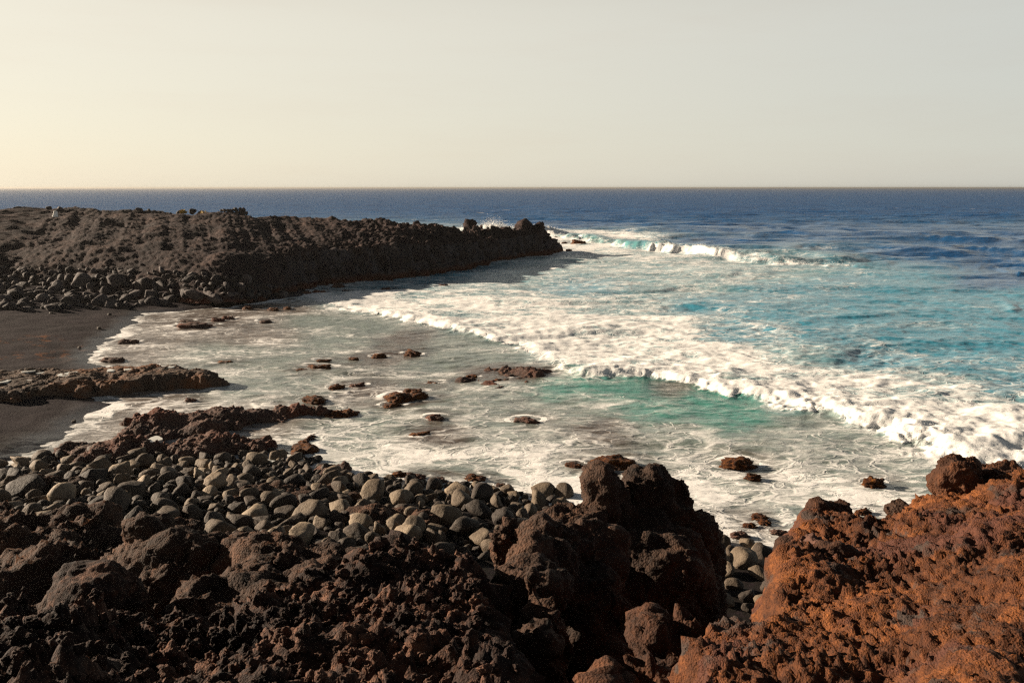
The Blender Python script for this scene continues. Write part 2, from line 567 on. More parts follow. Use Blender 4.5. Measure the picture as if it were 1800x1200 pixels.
rough_top = (0.55 - worley(flat * 0.6, 41)) * 0.45 + (0.5 - worley(flat * 1.3, 42)) * 0.48 + (0.5 - worley(flat * 2.6, 48)) * 0.26 + fbm(flat * 2.4, 3, 43) * 0.25
d = d + rough_top * (1 - 0.75 * steep) * (1 - 0.72 * left) + left * (0.5 - worley(flat * 2.6, 47)) * 0.14
# columns and ribs on the cliff
colp = np.stack([flat[:, 0] * 0.9 + flat[:, 1] * 0.9, flat[:, 2] * 0.22, flat[:, 0] * 0.3], 1)
d = d + steep * (fbm(colp * 0.9, 4, 44) * 1.0 + (0.5 - worley(colp * 1.7, 45)) * 0.6 + fbm(flat * 0.5, 3, 49) * 0.6 + (0.5 - worley(flat * 0.9, 46)) * 0.55 + fbm(flat * 2.0, 3, 51) * 0.3)
edge = np.minimum(1, (np.arange(len(sgrid))[:, None] / 12.0)) * np.ones((1, len(tt)))
HP = HP + HN * (d.reshape(off.shape) * (0.35 + 0.65 * edge))[..., None]
# crest roughness: standing blocks of clinker along the skyline
me = mesh_from('headland', HP.reshape(-1, 3), grid_faces(*off.shape))
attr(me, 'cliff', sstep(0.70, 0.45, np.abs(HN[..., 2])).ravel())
k = N('lava_headland_tide'); 
def head_mat():
    k = N('lava_headland')
    p = k.pos()
    n = k.math('ADD', k.math('MULTIPLY', k.noise(p, 0.3, 5, 0.6), 0.5), k.math('MULTIPLY', k.noise(p, 2.2, 6, 0.65), 0.5))
    c = k.ramp(n, [(0.36, (0.010, 0.007, 0.008)), (0.50, (0.026, 0.016, 0.0155)), (0.64, (0.070, 0.042, 0.034))])
    skylit_rock = k.ramp(k.noise(k.scale(p, (1.2, 1.2, 0.22)), 1.0, 6, 0.65), [(0.35, (0.026, 0.021, 0.022)), (0.65, (0.090, 0.076, 0.078))])  # streaky column grey, lightened to stand in for sky light on steep faces
    c = k.mix(k.math('MULTIPLY', k.attr('cliff'), k.step(k.noise(p, 0.5, 4, 0.6), 0.40, 0.60, 0.25, 1.0)), c, skylit_rock)
    sep = k.n('ShaderNodeSeparateXYZ'); k.l(p, sep.inputs[0])
    z = k.math('ADD', sep.outputs[2], k.math('MULTIPLY', k.noise(p, 1.1, 4), 0.9))
    c = k.mix(k.step(z, 1.25, 0.75), c, (0.075, 0.026, 0.014))      # tidal band of red weed
    h = k.noise(p, 5, 8, 0.7)
    return k.out(c, 0.9, k.bump(h, 0.9, 0.15), 0.15)
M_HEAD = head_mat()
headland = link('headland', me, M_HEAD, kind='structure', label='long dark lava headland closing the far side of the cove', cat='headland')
head_polys = (mesh_verts(me), [tuple(p.vertices) for p in me.polygons])

def bvh_of(parts):
    V, F, o = [], [], 0
    for v, f in parts:
        V.extend(map(tuple, v)); F.extend([tuple(i + o for i in q) for q in f]); o += len(v)
    return BVHTree.FromPolygons(V, F)
BV_LAND = bvh_of([ground_tris, head_polys])
def hit(u, v, bv=None):
    d = ray(u, v).normalized()
    r = (bv or BV_LAND).ray_cast(Vector((0, 0, CAM_H)), d)
    return r[0]
def drop(x, y, bv=None):
    r = (bv or BV_LAND).ray_cast(Vector((x, y, 30)), Vector((0, 0, -1)))
    return r[0]

# ------------------------------------------------------------------ near lava: sheets and lumps
def displace_lava(V, Nn, seed, a1=0.22, a2=0.13, a3=0.055, l1=0.9, l2=0.34, l3=0.13, a4=0.0):
    w1 = V + 0.25 * l1 * np.stack([perlin(V / l1, seed + 50), perlin(V / l1, seed + 51), perlin(V / l1, seed + 52)], 1)
    d = fbm(V / (l1 * 1.8), 3, seed) * a1 * 1.3
    d = d + (0.5 - worley(w1 / l1, seed + 3)) * a1
    rm = 0.62 + 0.6 * sstep(-0.22, 0.28, fbm(V / (l1 * 1.5) + 31.7, 2, seed + 9))      # smoother and rougher faces
    d = d + (0.5 - worley(w1 / l2, seed + 4)) * a2 * rm
    d = d + ((0.5 - worley(V / l3, seed + 5)) * a3 + fbm(V / (l3 * 0.7), 2, seed + 7) * a3 * 0.8) * rm
    return V + Nn * d[:, None]

# --- left clinker slope: crest line read off the photograph, falling away behind it
CREST = [(-80, 1110, 5.6), (60, 1110, 5.7), (200, 1112, 6.0), (300, 1078, 6.4), (360, 1045, 6.9), (520, 1015, 7.4), (620, 980, 8.0), (700, 972, 8.2), (800, 980, 8.2), (840, 992, 8.0)]
cw = [pd(*c) for c in CREST]
cwx = np.array([c.x for c in cw]); cwy = np.array([c.y for c in cw]); cwz = np.array([c.z for c in cw])
lx = np.arange(-7.5, 1.0, 0.026)
ly = np.concatenate([np.arange(1.5, 4.0, 0.08), np.arange(4.0, 9.2, 0.022), np.arange(9.2, 17, 0.07)])
LX, LY = np.meshgrid(lx, ly)
# shear x with distance so the right-hand border follows the crack
CRK = [(930, 1230, 4.4), (905, 1120, 5.4), (880, 1040, 6.4), (850, 970, 8.0)]
ck = [pd(*c) for c in CRK]
ckx = lambda y: np.interp(y, [c.y for c in ck], [c.x for c in ck])
yc = np.interp(LX, cwx, cwy); zc = np.interp(LX, cwx, cwz)
yc = yc + perlin(np.stack([lx * 1.3, 0 * lx, 0 * lx], 1), 77)[None, :] * 0.5
front = 6.15 + (4.6 - LY) * 0.16
tq = np.clip((LY - 4.4) / (yc - 4.4), 0, 1)
Zf = front * (1 - tq) + zc * tq
fall = 0.55 + 0.9 * sstep(-3.5, -1.0, LX)
Zb = zc - (LY - yc) * fall
Z = np.where(LY < yc, Zf, Zb)
mx = LX - ckx(LY)                                    # right of the crack the rock drops
Z = Z - np.clip(mx + 0.12, 0, None) * 2.6
gz, _ = ground(LX, LY)
Z = np.maximum(Z, np.where(LY > 8, gz - 0.3, -1))
Z = np.maximum(Z, 0.2)
LP = np.stack([LX, LY, Z], -1)
LN = grid_normals(LP)
if LN[..., 2].mean() < 0: LN = -LN
LV = displace_lava(LP.reshape(-1, 3), LN.reshape(-1, 3), 100, 0.20, 0.17, 0.085, 0.6, 0.19, 0.085)
me = mesh_from('clinker_slope', LV, grid_faces(*LX.shape))
link('clinker_slope', me, M_CLINK, kind='structure', label='dark slope of rough lava clinker below the viewpoint', cat='slope')
slope_polys = (LV, grid_faces(*LX.shape)[::1].tolist())

# --- right scoria shelf
RB = [(1195, 1230, 4.4), (1212, 1170, 4.9), (1200, 1115, 5.4), (1235, 1085, 5.7), (1300, 1082, 5.8), (1345, 1100, 5.7), (1362, 1050, 6.5), (1362, 985, 7.6),
      (1395, 940, 8.6), (1430, 903, 9.6), (1500, 906, 9.5), (1560, 905, 9.5), (1640, 892, 9.6), (1760, 880, 9.6), (1900, 880, 9.6)]
rb = [pd(*c) for c in RB]
RPOLY = [(p.x, p.y) for p in rb] + [(9.5, 9.0), (9.5, 1.0), (0.9, 1.0)]
rx = np.arange(0.5, 8.6, 0.024)
ry = np.concatenate([np.arange(1.5, 3.8, 0.08), np.arange(3.8, 11.4, 0.024)])
RX, RY = np.meshgrid(rx, ry)
sd = poly_sd(RX, RY, RPOLY)
sd = sd + fbm(np.stack([RX.ravel() * 1.4, RY.ravel() * 1.4, 0 * RX.ravel()], 1), 3, 61).reshape(RX.shape) * 0.16
# terrace heights from photo anchors
anc = [(1210, 1200, 4.5), (1500, 1200, 4.4), (1790, 1200, 3.9), (1240, 1095, 5.7), (1340, 1110, 5.6), (1500, 1100, 5.5), (1700, 1090, 5.1), (1800, 1080, 4.8),
       (1420, 1040, 6.4), (1550, 1020, 6.6), (1700, 1000, 6.2), (1800, 985, 5.8), (1400, 960, 8.2), (1500, 950, 8.0), (1650, 940, 7.6), (1800, 900, 7.0),
       (1440, 905, 9.5), (1550, 908, 9.4), (1660, 880, 9.1), (1800, 850, 8.6)]
ap = np.array([pd(*a)[:] for a in anc])
W = 0; Zr = 0
for x, y, z in ap:
    ww = 1.0 / ((RX - x)**2 + (RY - y)**2 + 0.10) ** 1.6
    W = W + ww; Zr = Zr + ww * z
Zr = Zr / W
Zr = Zr - np.clip(0.10 - sd, 0, None) * 3.0
Zr = np.maximum(Zr, 0.1)
RP = np.stack([RX, RY, Zr], -1)
RN = grid_normals(RP)
if RN[..., 2].mean() < 0: RN = -RN
RV = displace_lava(RP.reshape(-1, 3), RN.reshape(-1, 3), 200, 0.10, 0.075, 0.070, 0.55, 0.13, 0.060)
fR = grid_faces(*RX.shape, (Zr > 0.15) & (sd > -2.2))
me = mesh_from('scoria_shelf', RV, fR)
link('scoria_shelf', me, M_ORANGE, kind='structure', label='orange brown scoria shelf falling towards the gully and the sea', cat='shelf')

def lumps(name, blobs, voxel, seed, mat, label, cat='rock', group=None, amp=1.0, scale=1.0, smooth=2):
    """blobs: (x, y, z, rx, ry, rz, rotz, squareness) -> one continuous displaced rock"""
    V, F, o = [], [], 0
    iv, if_ = ICO[4]
    for i, (x, y, z, a, b, c, rz, sq) in enumerate(blobs):
        v = np.sign(iv) * np.abs(iv) ** (1.0 - 0.45 * sq)
        v = v / np.max(np.abs(v))
        v = v * np.array([a, b, c])
        v = v * (1 + 0.16 * fbm(iv * 1.3 + 7 * i, 2, seed + i))[:, None]
        cr, sr = math.cos(rz), math.sin(rz)
        v = np.stack([v[:, 0] * cr - v[:, 1] * sr, v[:, 0] * sr + v[:, 1] * cr, v[:, 2]], 1) + np.array([x, y, z])
        V.append(v); F.append(if_ + o); o += len(v)
    me = mesh_from(name + '_raw', np.concatenate(V), np.concatenate(F))
    ob = bpy.data.objects.new(name + '_raw', me)
    COL.objects.link(ob)
    m = ob.modifiers.new('r', 'REMESH'); m.mode = 'VOXEL'; m.voxel_size = voxel
    if smooth:
        s = ob.modifiers.new('s', 'SMOOTH'); s.factor = 0.5; s.iterations = smooth
    dg = bpy.context.evaluated_depsgraph_get()
    me2 = bpy.data.meshes.new_from_object(ob.evaluated_get(dg))
    bpy.data.objects.remove(ob); bpy.data.meshes.remove(me)
    me2.name = name
    V = displace_lava(mesh_verts(me2), mesh_normals(me2), seed, 0.16 * amp * scale, 0.09 * amp * scale, 0.055 * amp * scale, 0.50 * scale, 0.18 * scale, 0.075 * scale)
    set_verts(me2, V)
    me2.polygons.foreach_set('use_smooth', np.full(len(me2.polygons), True))
    me2.materials.clear()
    return link(name, me2, mat, label=label, cat=cat, group=group)

def gpt(u, v):
    z = 0.5
    for _ in range(6):
        p = at(u, v, z)
        g, _d = ground(np.array([[p.x]]), np.array([[p.y]]))
        z = float(g[0, 0])
    return at(u, v, z)
def B(u, v, D, w, h, dep=1.0, sq=0.3, rz=0.0, dz=0.0):
    """blob covering w x h photo pixels at forward distance D"""
    p = pd(u, v, D); s = pxm(D) * 0.5
    return (p.x, p.y, p.z + dz, w * s, w * s * dep, h * s, rz, sq)

lumps('lava_outcrop', [B(1062, 900, 11.2, 88, 150, 1, .4), B(1150, 872, 11.6, 88, 120, 1, .5), B(1188, 885, 11.8, 60, 110, 1, .5), B(1110, 960, 11.2, 180, 150, .8, .4),
                       B(1190, 960, 11.4, 120, 150, .9, .4), B(1150, 1050, 10.6, 220, 260, .9, .5), B(1225, 1010, 11.4, 90, 170, 1, .4), B(1000, 925, 10.8, 130, 70, .8, .3),
                       B(1060, 1110, 10.4, 250, 300, 1, .5), B(1205, 1130, 10.6, 150, 300, 1, .5)],
      0.034, 300, M_LAVA, 'tall dark brown lava outcrop with two notched knobs, against the surf', amp=0.9)
lumps('lava_outcrop', [B(885, 960, 9.6, 60, 100, 1, .3), B(930, 965, 9.8, 70, 90, 1, .3), B(980, 965, 9.4, 110, 90, .9, .3), B(985, 1010, 8.8, 62, 120, 1, .3), B(940, 1000, 8.8, 90, 120, 1, .4),
                       B(1035, 985, 9.6, 110, 110, 1, .3), B(930, 1080, 8.0, 110, 200, 1, .4), B(960, 1150, 7.2, 110, 220, 1, .4), B(1030, 1120, 8.8, 170, 260, 1, .4),
                       B(935, 1060, 7.4, 40, 120, 1, .3), B(940, 1180, 6.4, 70, 180, 1, .3)],
      0.032, 320, M_LAVA, 'rugged brown lava ridge running down to the black crack from the pinnacle', amp=1.15)
lumps('lava_outcrop', [B(1185, 1120, 6.3, 80, 60, 1.2, .6), B(1155, 1165, 6.0, 80, 100, 1.2, .6), B(1225, 1130, 6.2, 90, 80, 1.2, .6), B(1255, 1110, 6.3, 70, 60, 1.2, .5), B(1190, 1190, 5.9, 120, 120, 1.2, .6), B(1150, 1225, 5.5, 110, 110, 1.2, .6), B(1095, 1225, 5.4, 80, 60, 1, .5)],
      0.026, 340, M_REDBLOCK, 'low red brown lava lump beside the lip of the orange shelf', amp=1.5)
lumps('lava_block', [B(1694, 838, 9.4, 92, 100, 1, .5), B(1760, 850, 9.7, 90, 78, 1, .6), B(1700, 885, 9.3, 80, 50, 1, .4), B(1780, 880, 9.6, 80, 70, 1, .4)],
      0.026, 360, M_REDBLOCK, 'red brown lava block crowning the orange shelf, black with shade behind', amp=0.75)
lumps('lava_block', [B(1452, 897, 9.8, 60, 36, 1, .4), B(1478, 893, 9.9, 40, 30, 1, .4), B(1440, 915, 9.6, 50, 40, 1, .4)],
      0.024, 380, M_REDBLOCK, 'reddish lava knob on the far corner of the orange shelf', amp=0.6)
lumps('lava_block', [B(1575, 898, 9.6, 52, 40, 1, .4)], 0.022, 390, M_LAVA, 'round dark lava block on the far edge of the orange shelf', amp=0.5)
lumps('lava_block', [B(1635, 898, 9.5, 34, 34, 1, .3)], 0.022, 395, M_LAVA, 'small dark lava block tucked under the red crowning block', amp=0.45)
lumps('lava_boulder', [B(1405, 1010, 7.1, 74, 120, 1, .35), B(1385, 1050, 6.9, 60, 90, 1, .35), B(1425, 965, 7.6, 66, 66, 1, .3), B(1395, 1075, 6.7, 60, 60, 1, .3)],
      0.024, 400, M_PURPLE, 'smooth purplish lava boulder standing at the brink of the gully', amp=0.45)
lumps('lava_boulder', [B(1386, 968, 8.4, 40, 48, 1, .3)], 0.022, 410, M_REDBLOCK, 'round brown lava boulder overhanging the gully stones', amp=0.6)
lumps('lava_boulder', [B(1452, 985, 7.3, 80, 66, 1, .3)], 0.024, 420, M_REDBLOCK, 'rounded brown lava boulder behind the purplish one', amp=0.5)
lumps('lava_boulder', [B(1400, 1075, 6.0, 70, 50, 1, .3), B(1440, 1050, 6.2, 80, 60, 1, .3)], 0.024, 430, M_ORANGE, 'orange scoria lump at the foot of the purplish boulder', amp=0.7)

for u_, v_, w_, h_, lab_, sd_ in ((470, 872, 150, 34, 'rough dark lava patch breaking through the middle of the cobbles', 510), (690, 915, 150, 40, 'crusty dark lava patch beside the pale wedge boulder', 520),
                                (90, 862, 130, 40, 'dark rubbly lava patch in the left cobbles', 530), (600, 868, 110, 26, 'low dark lava patch near the front of the cobbles', 540)):
    q_ = gpt(u_, v_)
    lumps('lava_patch', [B(u_ - w_ * .22, v_, q_.y, w_ * .55, h_, 1.3, .4), B(u_ + w_ * .2, v_ + 4, q_.y, w_ * .6, h_ * .8, 1.3, .4), B(u_, v_ - 2, q_.y + .3, w_ * .5, h_, 1.2, .4)], 0.05, sd_, M_LAVA, lab_, amp=0.9, scale=1.2)
# dark mounds on the left
lumps('lava_mound', [B(60, 985, 14.5, 260, 120, 1, .3), B(170, 995, 14, 160, 100, 1, .3), B(-60, 975, 14.5, 260, 140, 1, .3), B(60, 1065, 12.5, 330, 150, 1, .3)],
      0.06, 440, M_LAVA, 'broad dark lava mound in shade behind the clinker slope', amp=1.4, scale=1.6)
lumps('lava_mound', [B(262, 960, 12.6, 80, 110, 1, .5), B(325, 950, 13.2, 90, 80, 1, .5), B(290, 1015, 12.2, 240, 140, 1, .4), B(390, 1025, 12.8, 180, 120, 1, .4), B(220, 1030, 12, 130, 100, 1, .3)],
      0.05, 460, M_LAVA, 'peaked dark lava mound with a lit left edge below the cobbles', amp=1.0, scale=1.4)
lumps('lava_mound', [B(430, 1000, 12.2, 120, 90, 1, .4), B(500, 1005, 11.6, 150, 80, 1, .4), B(560, 992, 11.4, 130, 60, 1, .4), B(400, 1050, 10.5, 160, 90, 1, .4), B(480, 1060, 10.2, 200, 100, 1, .4), B(345, 1065, 9.2, 70, 70, 1, .3)],
      0.045, 480, M_LAVA, 'jumbled dark lava mound between the clinker crest and the cobbles', amp=1.1, scale=1.2)
lumps('lava_boulder', [B(160, 1042, 9.0, 130, 84, 1, .35), B(122, 1052, 9.0, 66, 54, 1, .3), B(212, 1048, 9.2, 76, 72, 1, .3)],
      0.026, 500, M_CLINK, 'large lit tan lava boulder in the dark hollow', amp=0.5)

# ------------------------------------------------------------------ reef ledges
def ledge(name, poly_px, ztop, mat, label, seed, res=0.07, side=1.2, rough=1.0, pools=(), group=None, wall=2.4):
    poly = [at(u, v, ztop)[:2] for u, v in poly_px]
    xs = [p[0] for p in poly]; ys = [p[1] for p in poly]
    X, Y = np.meshgrid(np.arange(min(xs) - side, max(xs) + side, res), np.arange(min(ys) - side, max(ys) + side, res))
    p2 = np.stack([X.ravel(), Y.ravel(), 0 * X.ravel()], 1)
    sd = poly_sd(X, Y, poly) + (fbm(p2 * 0.8, 4, seed) * 0.7 + (0.5 - worley(p2 * 1.3, seed + 1)) * 0.25).reshape(X.shape)
    top = ztop + (fbm(p2 * 0.5, 3, seed + 2) * 0.25 * rough).reshape(X.shape)
    Z = np.where(sd > 0, top - 0.28 * np.exp(-sd / 0.35), top - 0.28 + sd * wall)
    Z = np.maximum(Z, -0.7)
    Pn = np.stack([X, Y, Z], -1); Nn = grid_normals(Pn)
    if Nn[..., 2].mean() < 0: Nn = -Nn
    V = displace_lava(Pn.reshape(-1, 3), Nn.reshape(-1, 3), seed + 9, 0.16 * rough, 0.19 * rough, 0.10 * rough, 0.9, 0.34, 0.14)
    o = link(name, mesh_from(name, V, grid_faces(*X.shape, (Z > -0.6))), mat, label=label, cat='reef', group=group)
    return o

ledge('reef_ledge', [(-120, 655), (0, 645), (90, 642), (190, 640), (270, 636), (340, 642), (392, 650), (330, 655), (230, 663), (160, 668), (80, 678), (0, 688), (-120, 705)], 0.72, M_REEF,
      'long flat reef ledge with rusty lit top crossing the black sand', 600, 0.055, 1.4, 0.6)
ledge('reef_ledge', [(215, 760), (200, 745), (255, 722), (340, 712), (420, 708), (470, 713), (520, 708), (560, 714), (500, 722), (440, 728), (360, 748), (300, 758), (250, 768)], 0.40, M_REEFDARK,
      'crooked brown reef ledge lying between two tongues of foam', 620, 0.045, 1.0, 0.9)
ledge('reef_ledge', [(100, 790), (130, 772), (200, 768), (280, 762), (360, 760), (440, 752), (490, 758), (470, 772), (400, 780), (300, 788), (200, 792), (150, 795)], 0.45, M_REEFDARK,
      'dark ragged reef ledge along the back of the cobbles', 640, 0.045, 1.0, 1.0)
ledge('reef_patch', [(500, 778), (530, 760), (552, 748), (560, 752), (540, 770), (555, 776), (530, 792), (505, 790)], 0.30, M_WEED,
      'narrow rust red weed reef pointing into the foam above the cobbles', 660, 0.05, .7, .8)
ledge('reef_patch', [(528, 812), (545, 800), (580, 802), (618, 814), (626, 826), (600, 834), (560, 832), (535, 826)], 0.30, M_REEFDARK,
      'red weed covered reef patch at the corner of the cobbles', 680, 0.05, .6, .8)
ledge('reef_patch', [(560, 716), (600, 712), (640, 708), (650, 714), (600, 722), (565, 724)], 0.22, M_WEED,
      'low weedy reef running out from the crooked ledge', 700, 0.05, .6, .8)
ledge('reef_patch', [(790, 668), (840, 648), (900, 638), (950, 636), (985, 650), (1000, 668), (940, 682), (860, 684)], 0.10, M_REEFDARK,
      'wide flat weed reef washed over in front of the white bore', 720, 0.07, .8, 1.0)
ledge('reef_patch', [(955, 640), (975, 650), (1000, 655), (1005, 664), (975, 660), (950, 650)], 0.10, M_REEFDARK,
      'dark weed reef end meeting the white bore', 740, 0.06, .6, .8)

def pools(parent, spots, ztop, seed):
    k = N('tide_pool_water')
    m = k.out((0.52, 0.50, 0.45), 0.12, k.bump(k.noise(k.pos(), 3, 3), 0.08, 0.05), 0.6)
    r = np.random.default_rng(seed)
    bv = BVHTree.FromPolygons([tuple(v.co) for v in parent.data.vertices], [tuple(p.vertices) for p in parent.data.polygons])
    for u, v, wd, dp in spots:
        c = hit(u, v, bv)
        if c is None: continue
        n = 28
        ang = np.linspace(0, 2 * math.pi, n, endpoint=False)
        rr = 1 + 0.35 * np.interp(ang, np.linspace(0, 2 * math.pi, 8), np.append(r.uniform(-1, 1, 7), 0))
        s_ = pxm(c.y) * 0.5
        ring = np.stack([c.x + np.cos(ang) * rr * wd * s_, c.y + np.sin(ang) * rr * wd * s_ * dp, np.full(n, c.z + 0.015)], 1)
        low = ring.copy(); low[:, 2] -= 0.3
        V = np.concatenate([ring, low, [[c.x, c.y, c.z + 0.02]]])
        F = [(i, (i + 1) % n, 2 * n) for i in range(n)]
        for i in range(n):
            F += [(i, i + n, (i + 1) % n), ((i + 1) % n, i + n, (i + 1) % n + n)]
        link('tide_pool', mesh_from('tide_pool', V, np.array(F), False), m, parent)
pools(bpy.data.objects['reef_ledge'], [(197, 650, 18, 1.6), (118, 657, 26, 1.5), (50, 652, 18, 1.3), (70, 655, 12, 1), (8, 670, 18, 1.2), (228, 648, 20, 1), (250, 640, 14, 1), (298, 645, 14, 1), (52, 668, 14, 1.2), (155, 644, 16, 1)], 0.72, 3)
pools(bpy.data.objects['reef_ledge.002'], [(268, 773, 26, 1.4), (290, 766, 14, 1.2)], 0.75, 4)

# ------------------------------------------------------------------ sea
far_px = [(940, 409), (965, 416), (1060, 428), (1150, 440), (1250, 452), (1340, 461), (1430, 466), (1540, 474), (1620, 477)]
BREAK = [at(*p)[:2] for p in far_px]
bore_px = [(535, 516), (570, 530), (620, 546), (700, 562), (780, 578), (850, 594), (905, 606), (950, 630), (985, 655), (1030, 668), (1090, 664), (1150, 668), (1215, 678), (1260, 694), (1330, 704),
           (1420, 722), (1470, 738), (1540, 758), (1610, 788), (1680, 812), (1760, 828), (1900, 850)]
BORE = [at(*p)[:2] for p in bore_px]
def chaikin(P, n=3):
    for _ in range(n):
        Q = [P[0]]
        for a, b in zip(P[:-1], P[1:]):
            Q += [(a[0] * .75 + b[0] * .25, a[1] * .75 + b[1] * .25), (a[0] * .25 + b[0] * .75, a[1] * .25 + b[1] * .75)]
        P = Q + [P[-1]]
    return P
BORE = chaikin(BORE, 2); BREAK = chaikin(BREAK, 2)

yy = [13.0]
while yy[-1] < 30000:
    y = yy[-1]
    if y < 420:
        yy.append(y + max(0.09, 0.000055 * y * y + 0.0013 * y))
    else:
        yy.append(y * 1.035)
yy = np.array(yy)
ncol = 820
ss = np.linspace(-0.78, 0.78, ncol)
SX = ss[None, :] * (yy[:, None] + 6); SY = np.repeat(yy[:, None], ncol, 1)
print('sea grid', SX.shape)
gz, gd = ground(np.clip(SX, -120, 60), np.clip(SY, -20, 120))
near = (SY < 95)
depth = np.where(near, -gz, 3.0)
x, y = SX.ravel(), SY.ravel()
r1 = np.random.default_rng(3)
p2 = np.stack([x, y, 0 * x], 1)
small = y < 520
wx = x + 0; wy = y + 0
wp = fbm(p2[small] * 0.08, 2, 70); wq = fbm(p2[small] * 0.08, 2, 71)
wx[small] += wp * 6; wy[small] += wq * 6
spac = np.repeat(np.gradient(yy)[:, None], ncol, 1).ravel()
open_ = np.clip((-gd.ravel()) / 25.0, 0, 1); open_[~near.ravel()] = 1
# wave climate: calm lagoon inside the bore, moderate outside, swell offshore
bd, bs, ba = seg_dist(x, y, BORE)
sea_side = bs * bd                                  # positive seaward (left of travel)
fd, fs, fa = seg_dist(x, y, BREAK)
far_side = fs * fd
outer = sstep(-6, 12, far_side)
calm = np.where(sea_side < 0, 0.22, 0.42)
ampl = calm * (1 - outer) + 1.0 * outer
Zs = np.zeros_like(x)
for i in range(46):
    lam = 0.8 * (26 / 0.8) ** (i / 45.0)
    th = math.radians(-100 + r1.normal(0, 28 if lam < 8 else 16))     # travel direction, towards the shore
    kx, ky = math.cos(th) * 2 * math.pi / lam, math.sin(th) * 2 * math.pi / lam
    a = 0.0082 * lam ** 0.85
    fade = np.clip(lam / (2.2 * spac) - 0.6, 0, 1)
    ph = kx * wx + ky * wy + r1.uniform(0, 6.28)
    Zs += a * fade * (np.sin(ph) + 0.25 * np.sin(2 * ph + 0.6))
Zs *= ampl
n1 = np.zeros_like(x)
n1[small] = fbm(p2[small] * np.array([0.9, 1.4, 1]), 4, 72)
Zs += n1 * 0.065 * (0.45 + 0.55 * (sea_side > 0)) * np.clip(1.2 - spac, 0, 1)
# foaming bore
Hb = np.interp(ba, [0, .04, .2, .40, .52, .58, .7, 1.0], [.05, .12, .18, .26, .20, .20, .30, .40])
wob = np.zeros_like(x); wob[small] = fbm(p2[small] * 0.5, 5, 74, gain=.6) * 1.0
ds = sea_side + wob
prof = sstep(-0.7, 0.9, ds) * np.exp(-np.clip(ds, 0, None) / 7.0)
nearb = (np.abs(sea_side) < 22) & small
bil = np.zeros_like(x)
q = p2[nearb]
bil[nearb] = fbm(q * 0.8, 3, 75) * 0.9 + (0.5 - worley(q * 2.2, 76)) * 0.30 + (0.5 - worley(q * 4.5, 79)) * 0.16 + fbm(q * 6, 2, 77) * 0.12
Zs += Hb * prof * (1.0 + bil * np.interp(ba, [0, .5, .7, 1], [.3, .3, .35, .42]))
# far breaker
Hf = np.interp(fa, [0, .05, .18, .32, .45, .55, .62, .75, .85, 1], [.8, .7, .6, .7, .8, 1.15, 1.05, .6, .35, .1])
wob2 = np.zeros_like(x); wob2[small] = fbm(p2[small] * 0.25, 4, 79, gain=.6) * 2.2
df = far_side + wob2
pf = np.where(df < 1.2, np.exp(-((df - 1.2) / 0.95) ** 2), np.exp(-((df - 1.2) / 4.2) ** 2))
nearf = (np.abs(far_side) < 25) & small
bil2 = np.zeros_like(x)
bil2[nearf] = (0.5 - worley(p2[nearf] * 0.8, 80)) * 0.7 + fbm(p2[nearf] * 1.6, 3, 81) * 0.5
brk = np.interp(fa, [0, .10, .17, .45, .52, .56, .70, .74, .88, .92], [1, 1, .45, .25, .15, 1, 1, .6, .8, 0])
Zs += Hf * pf * (1 + 0.35 * bil2 * brk)
# surf bursting behind the headland tip
SP = [at(830, 408), at(868, 410), at(905, 413), at(945, 414)]
for c, hgt, wd in ((SP[0], .8, 4), (SP[1], 1.3, 4), (SP[2], 1.0, 4), (SP[3], 1.0, 3.5)):
    g = np.exp(-(((x - c.x) / wd) ** 2 + ((y - c.y - 3) / 3.5) ** 2))
    Zs += hgt * g * (1 + 0.6 * bil2)
# the water thins out on the sand
shal = sstep(-0.1, 0.7, depth.ravel())
Zs = Zs * (0.12 + 0.88 * shal) + 0.02

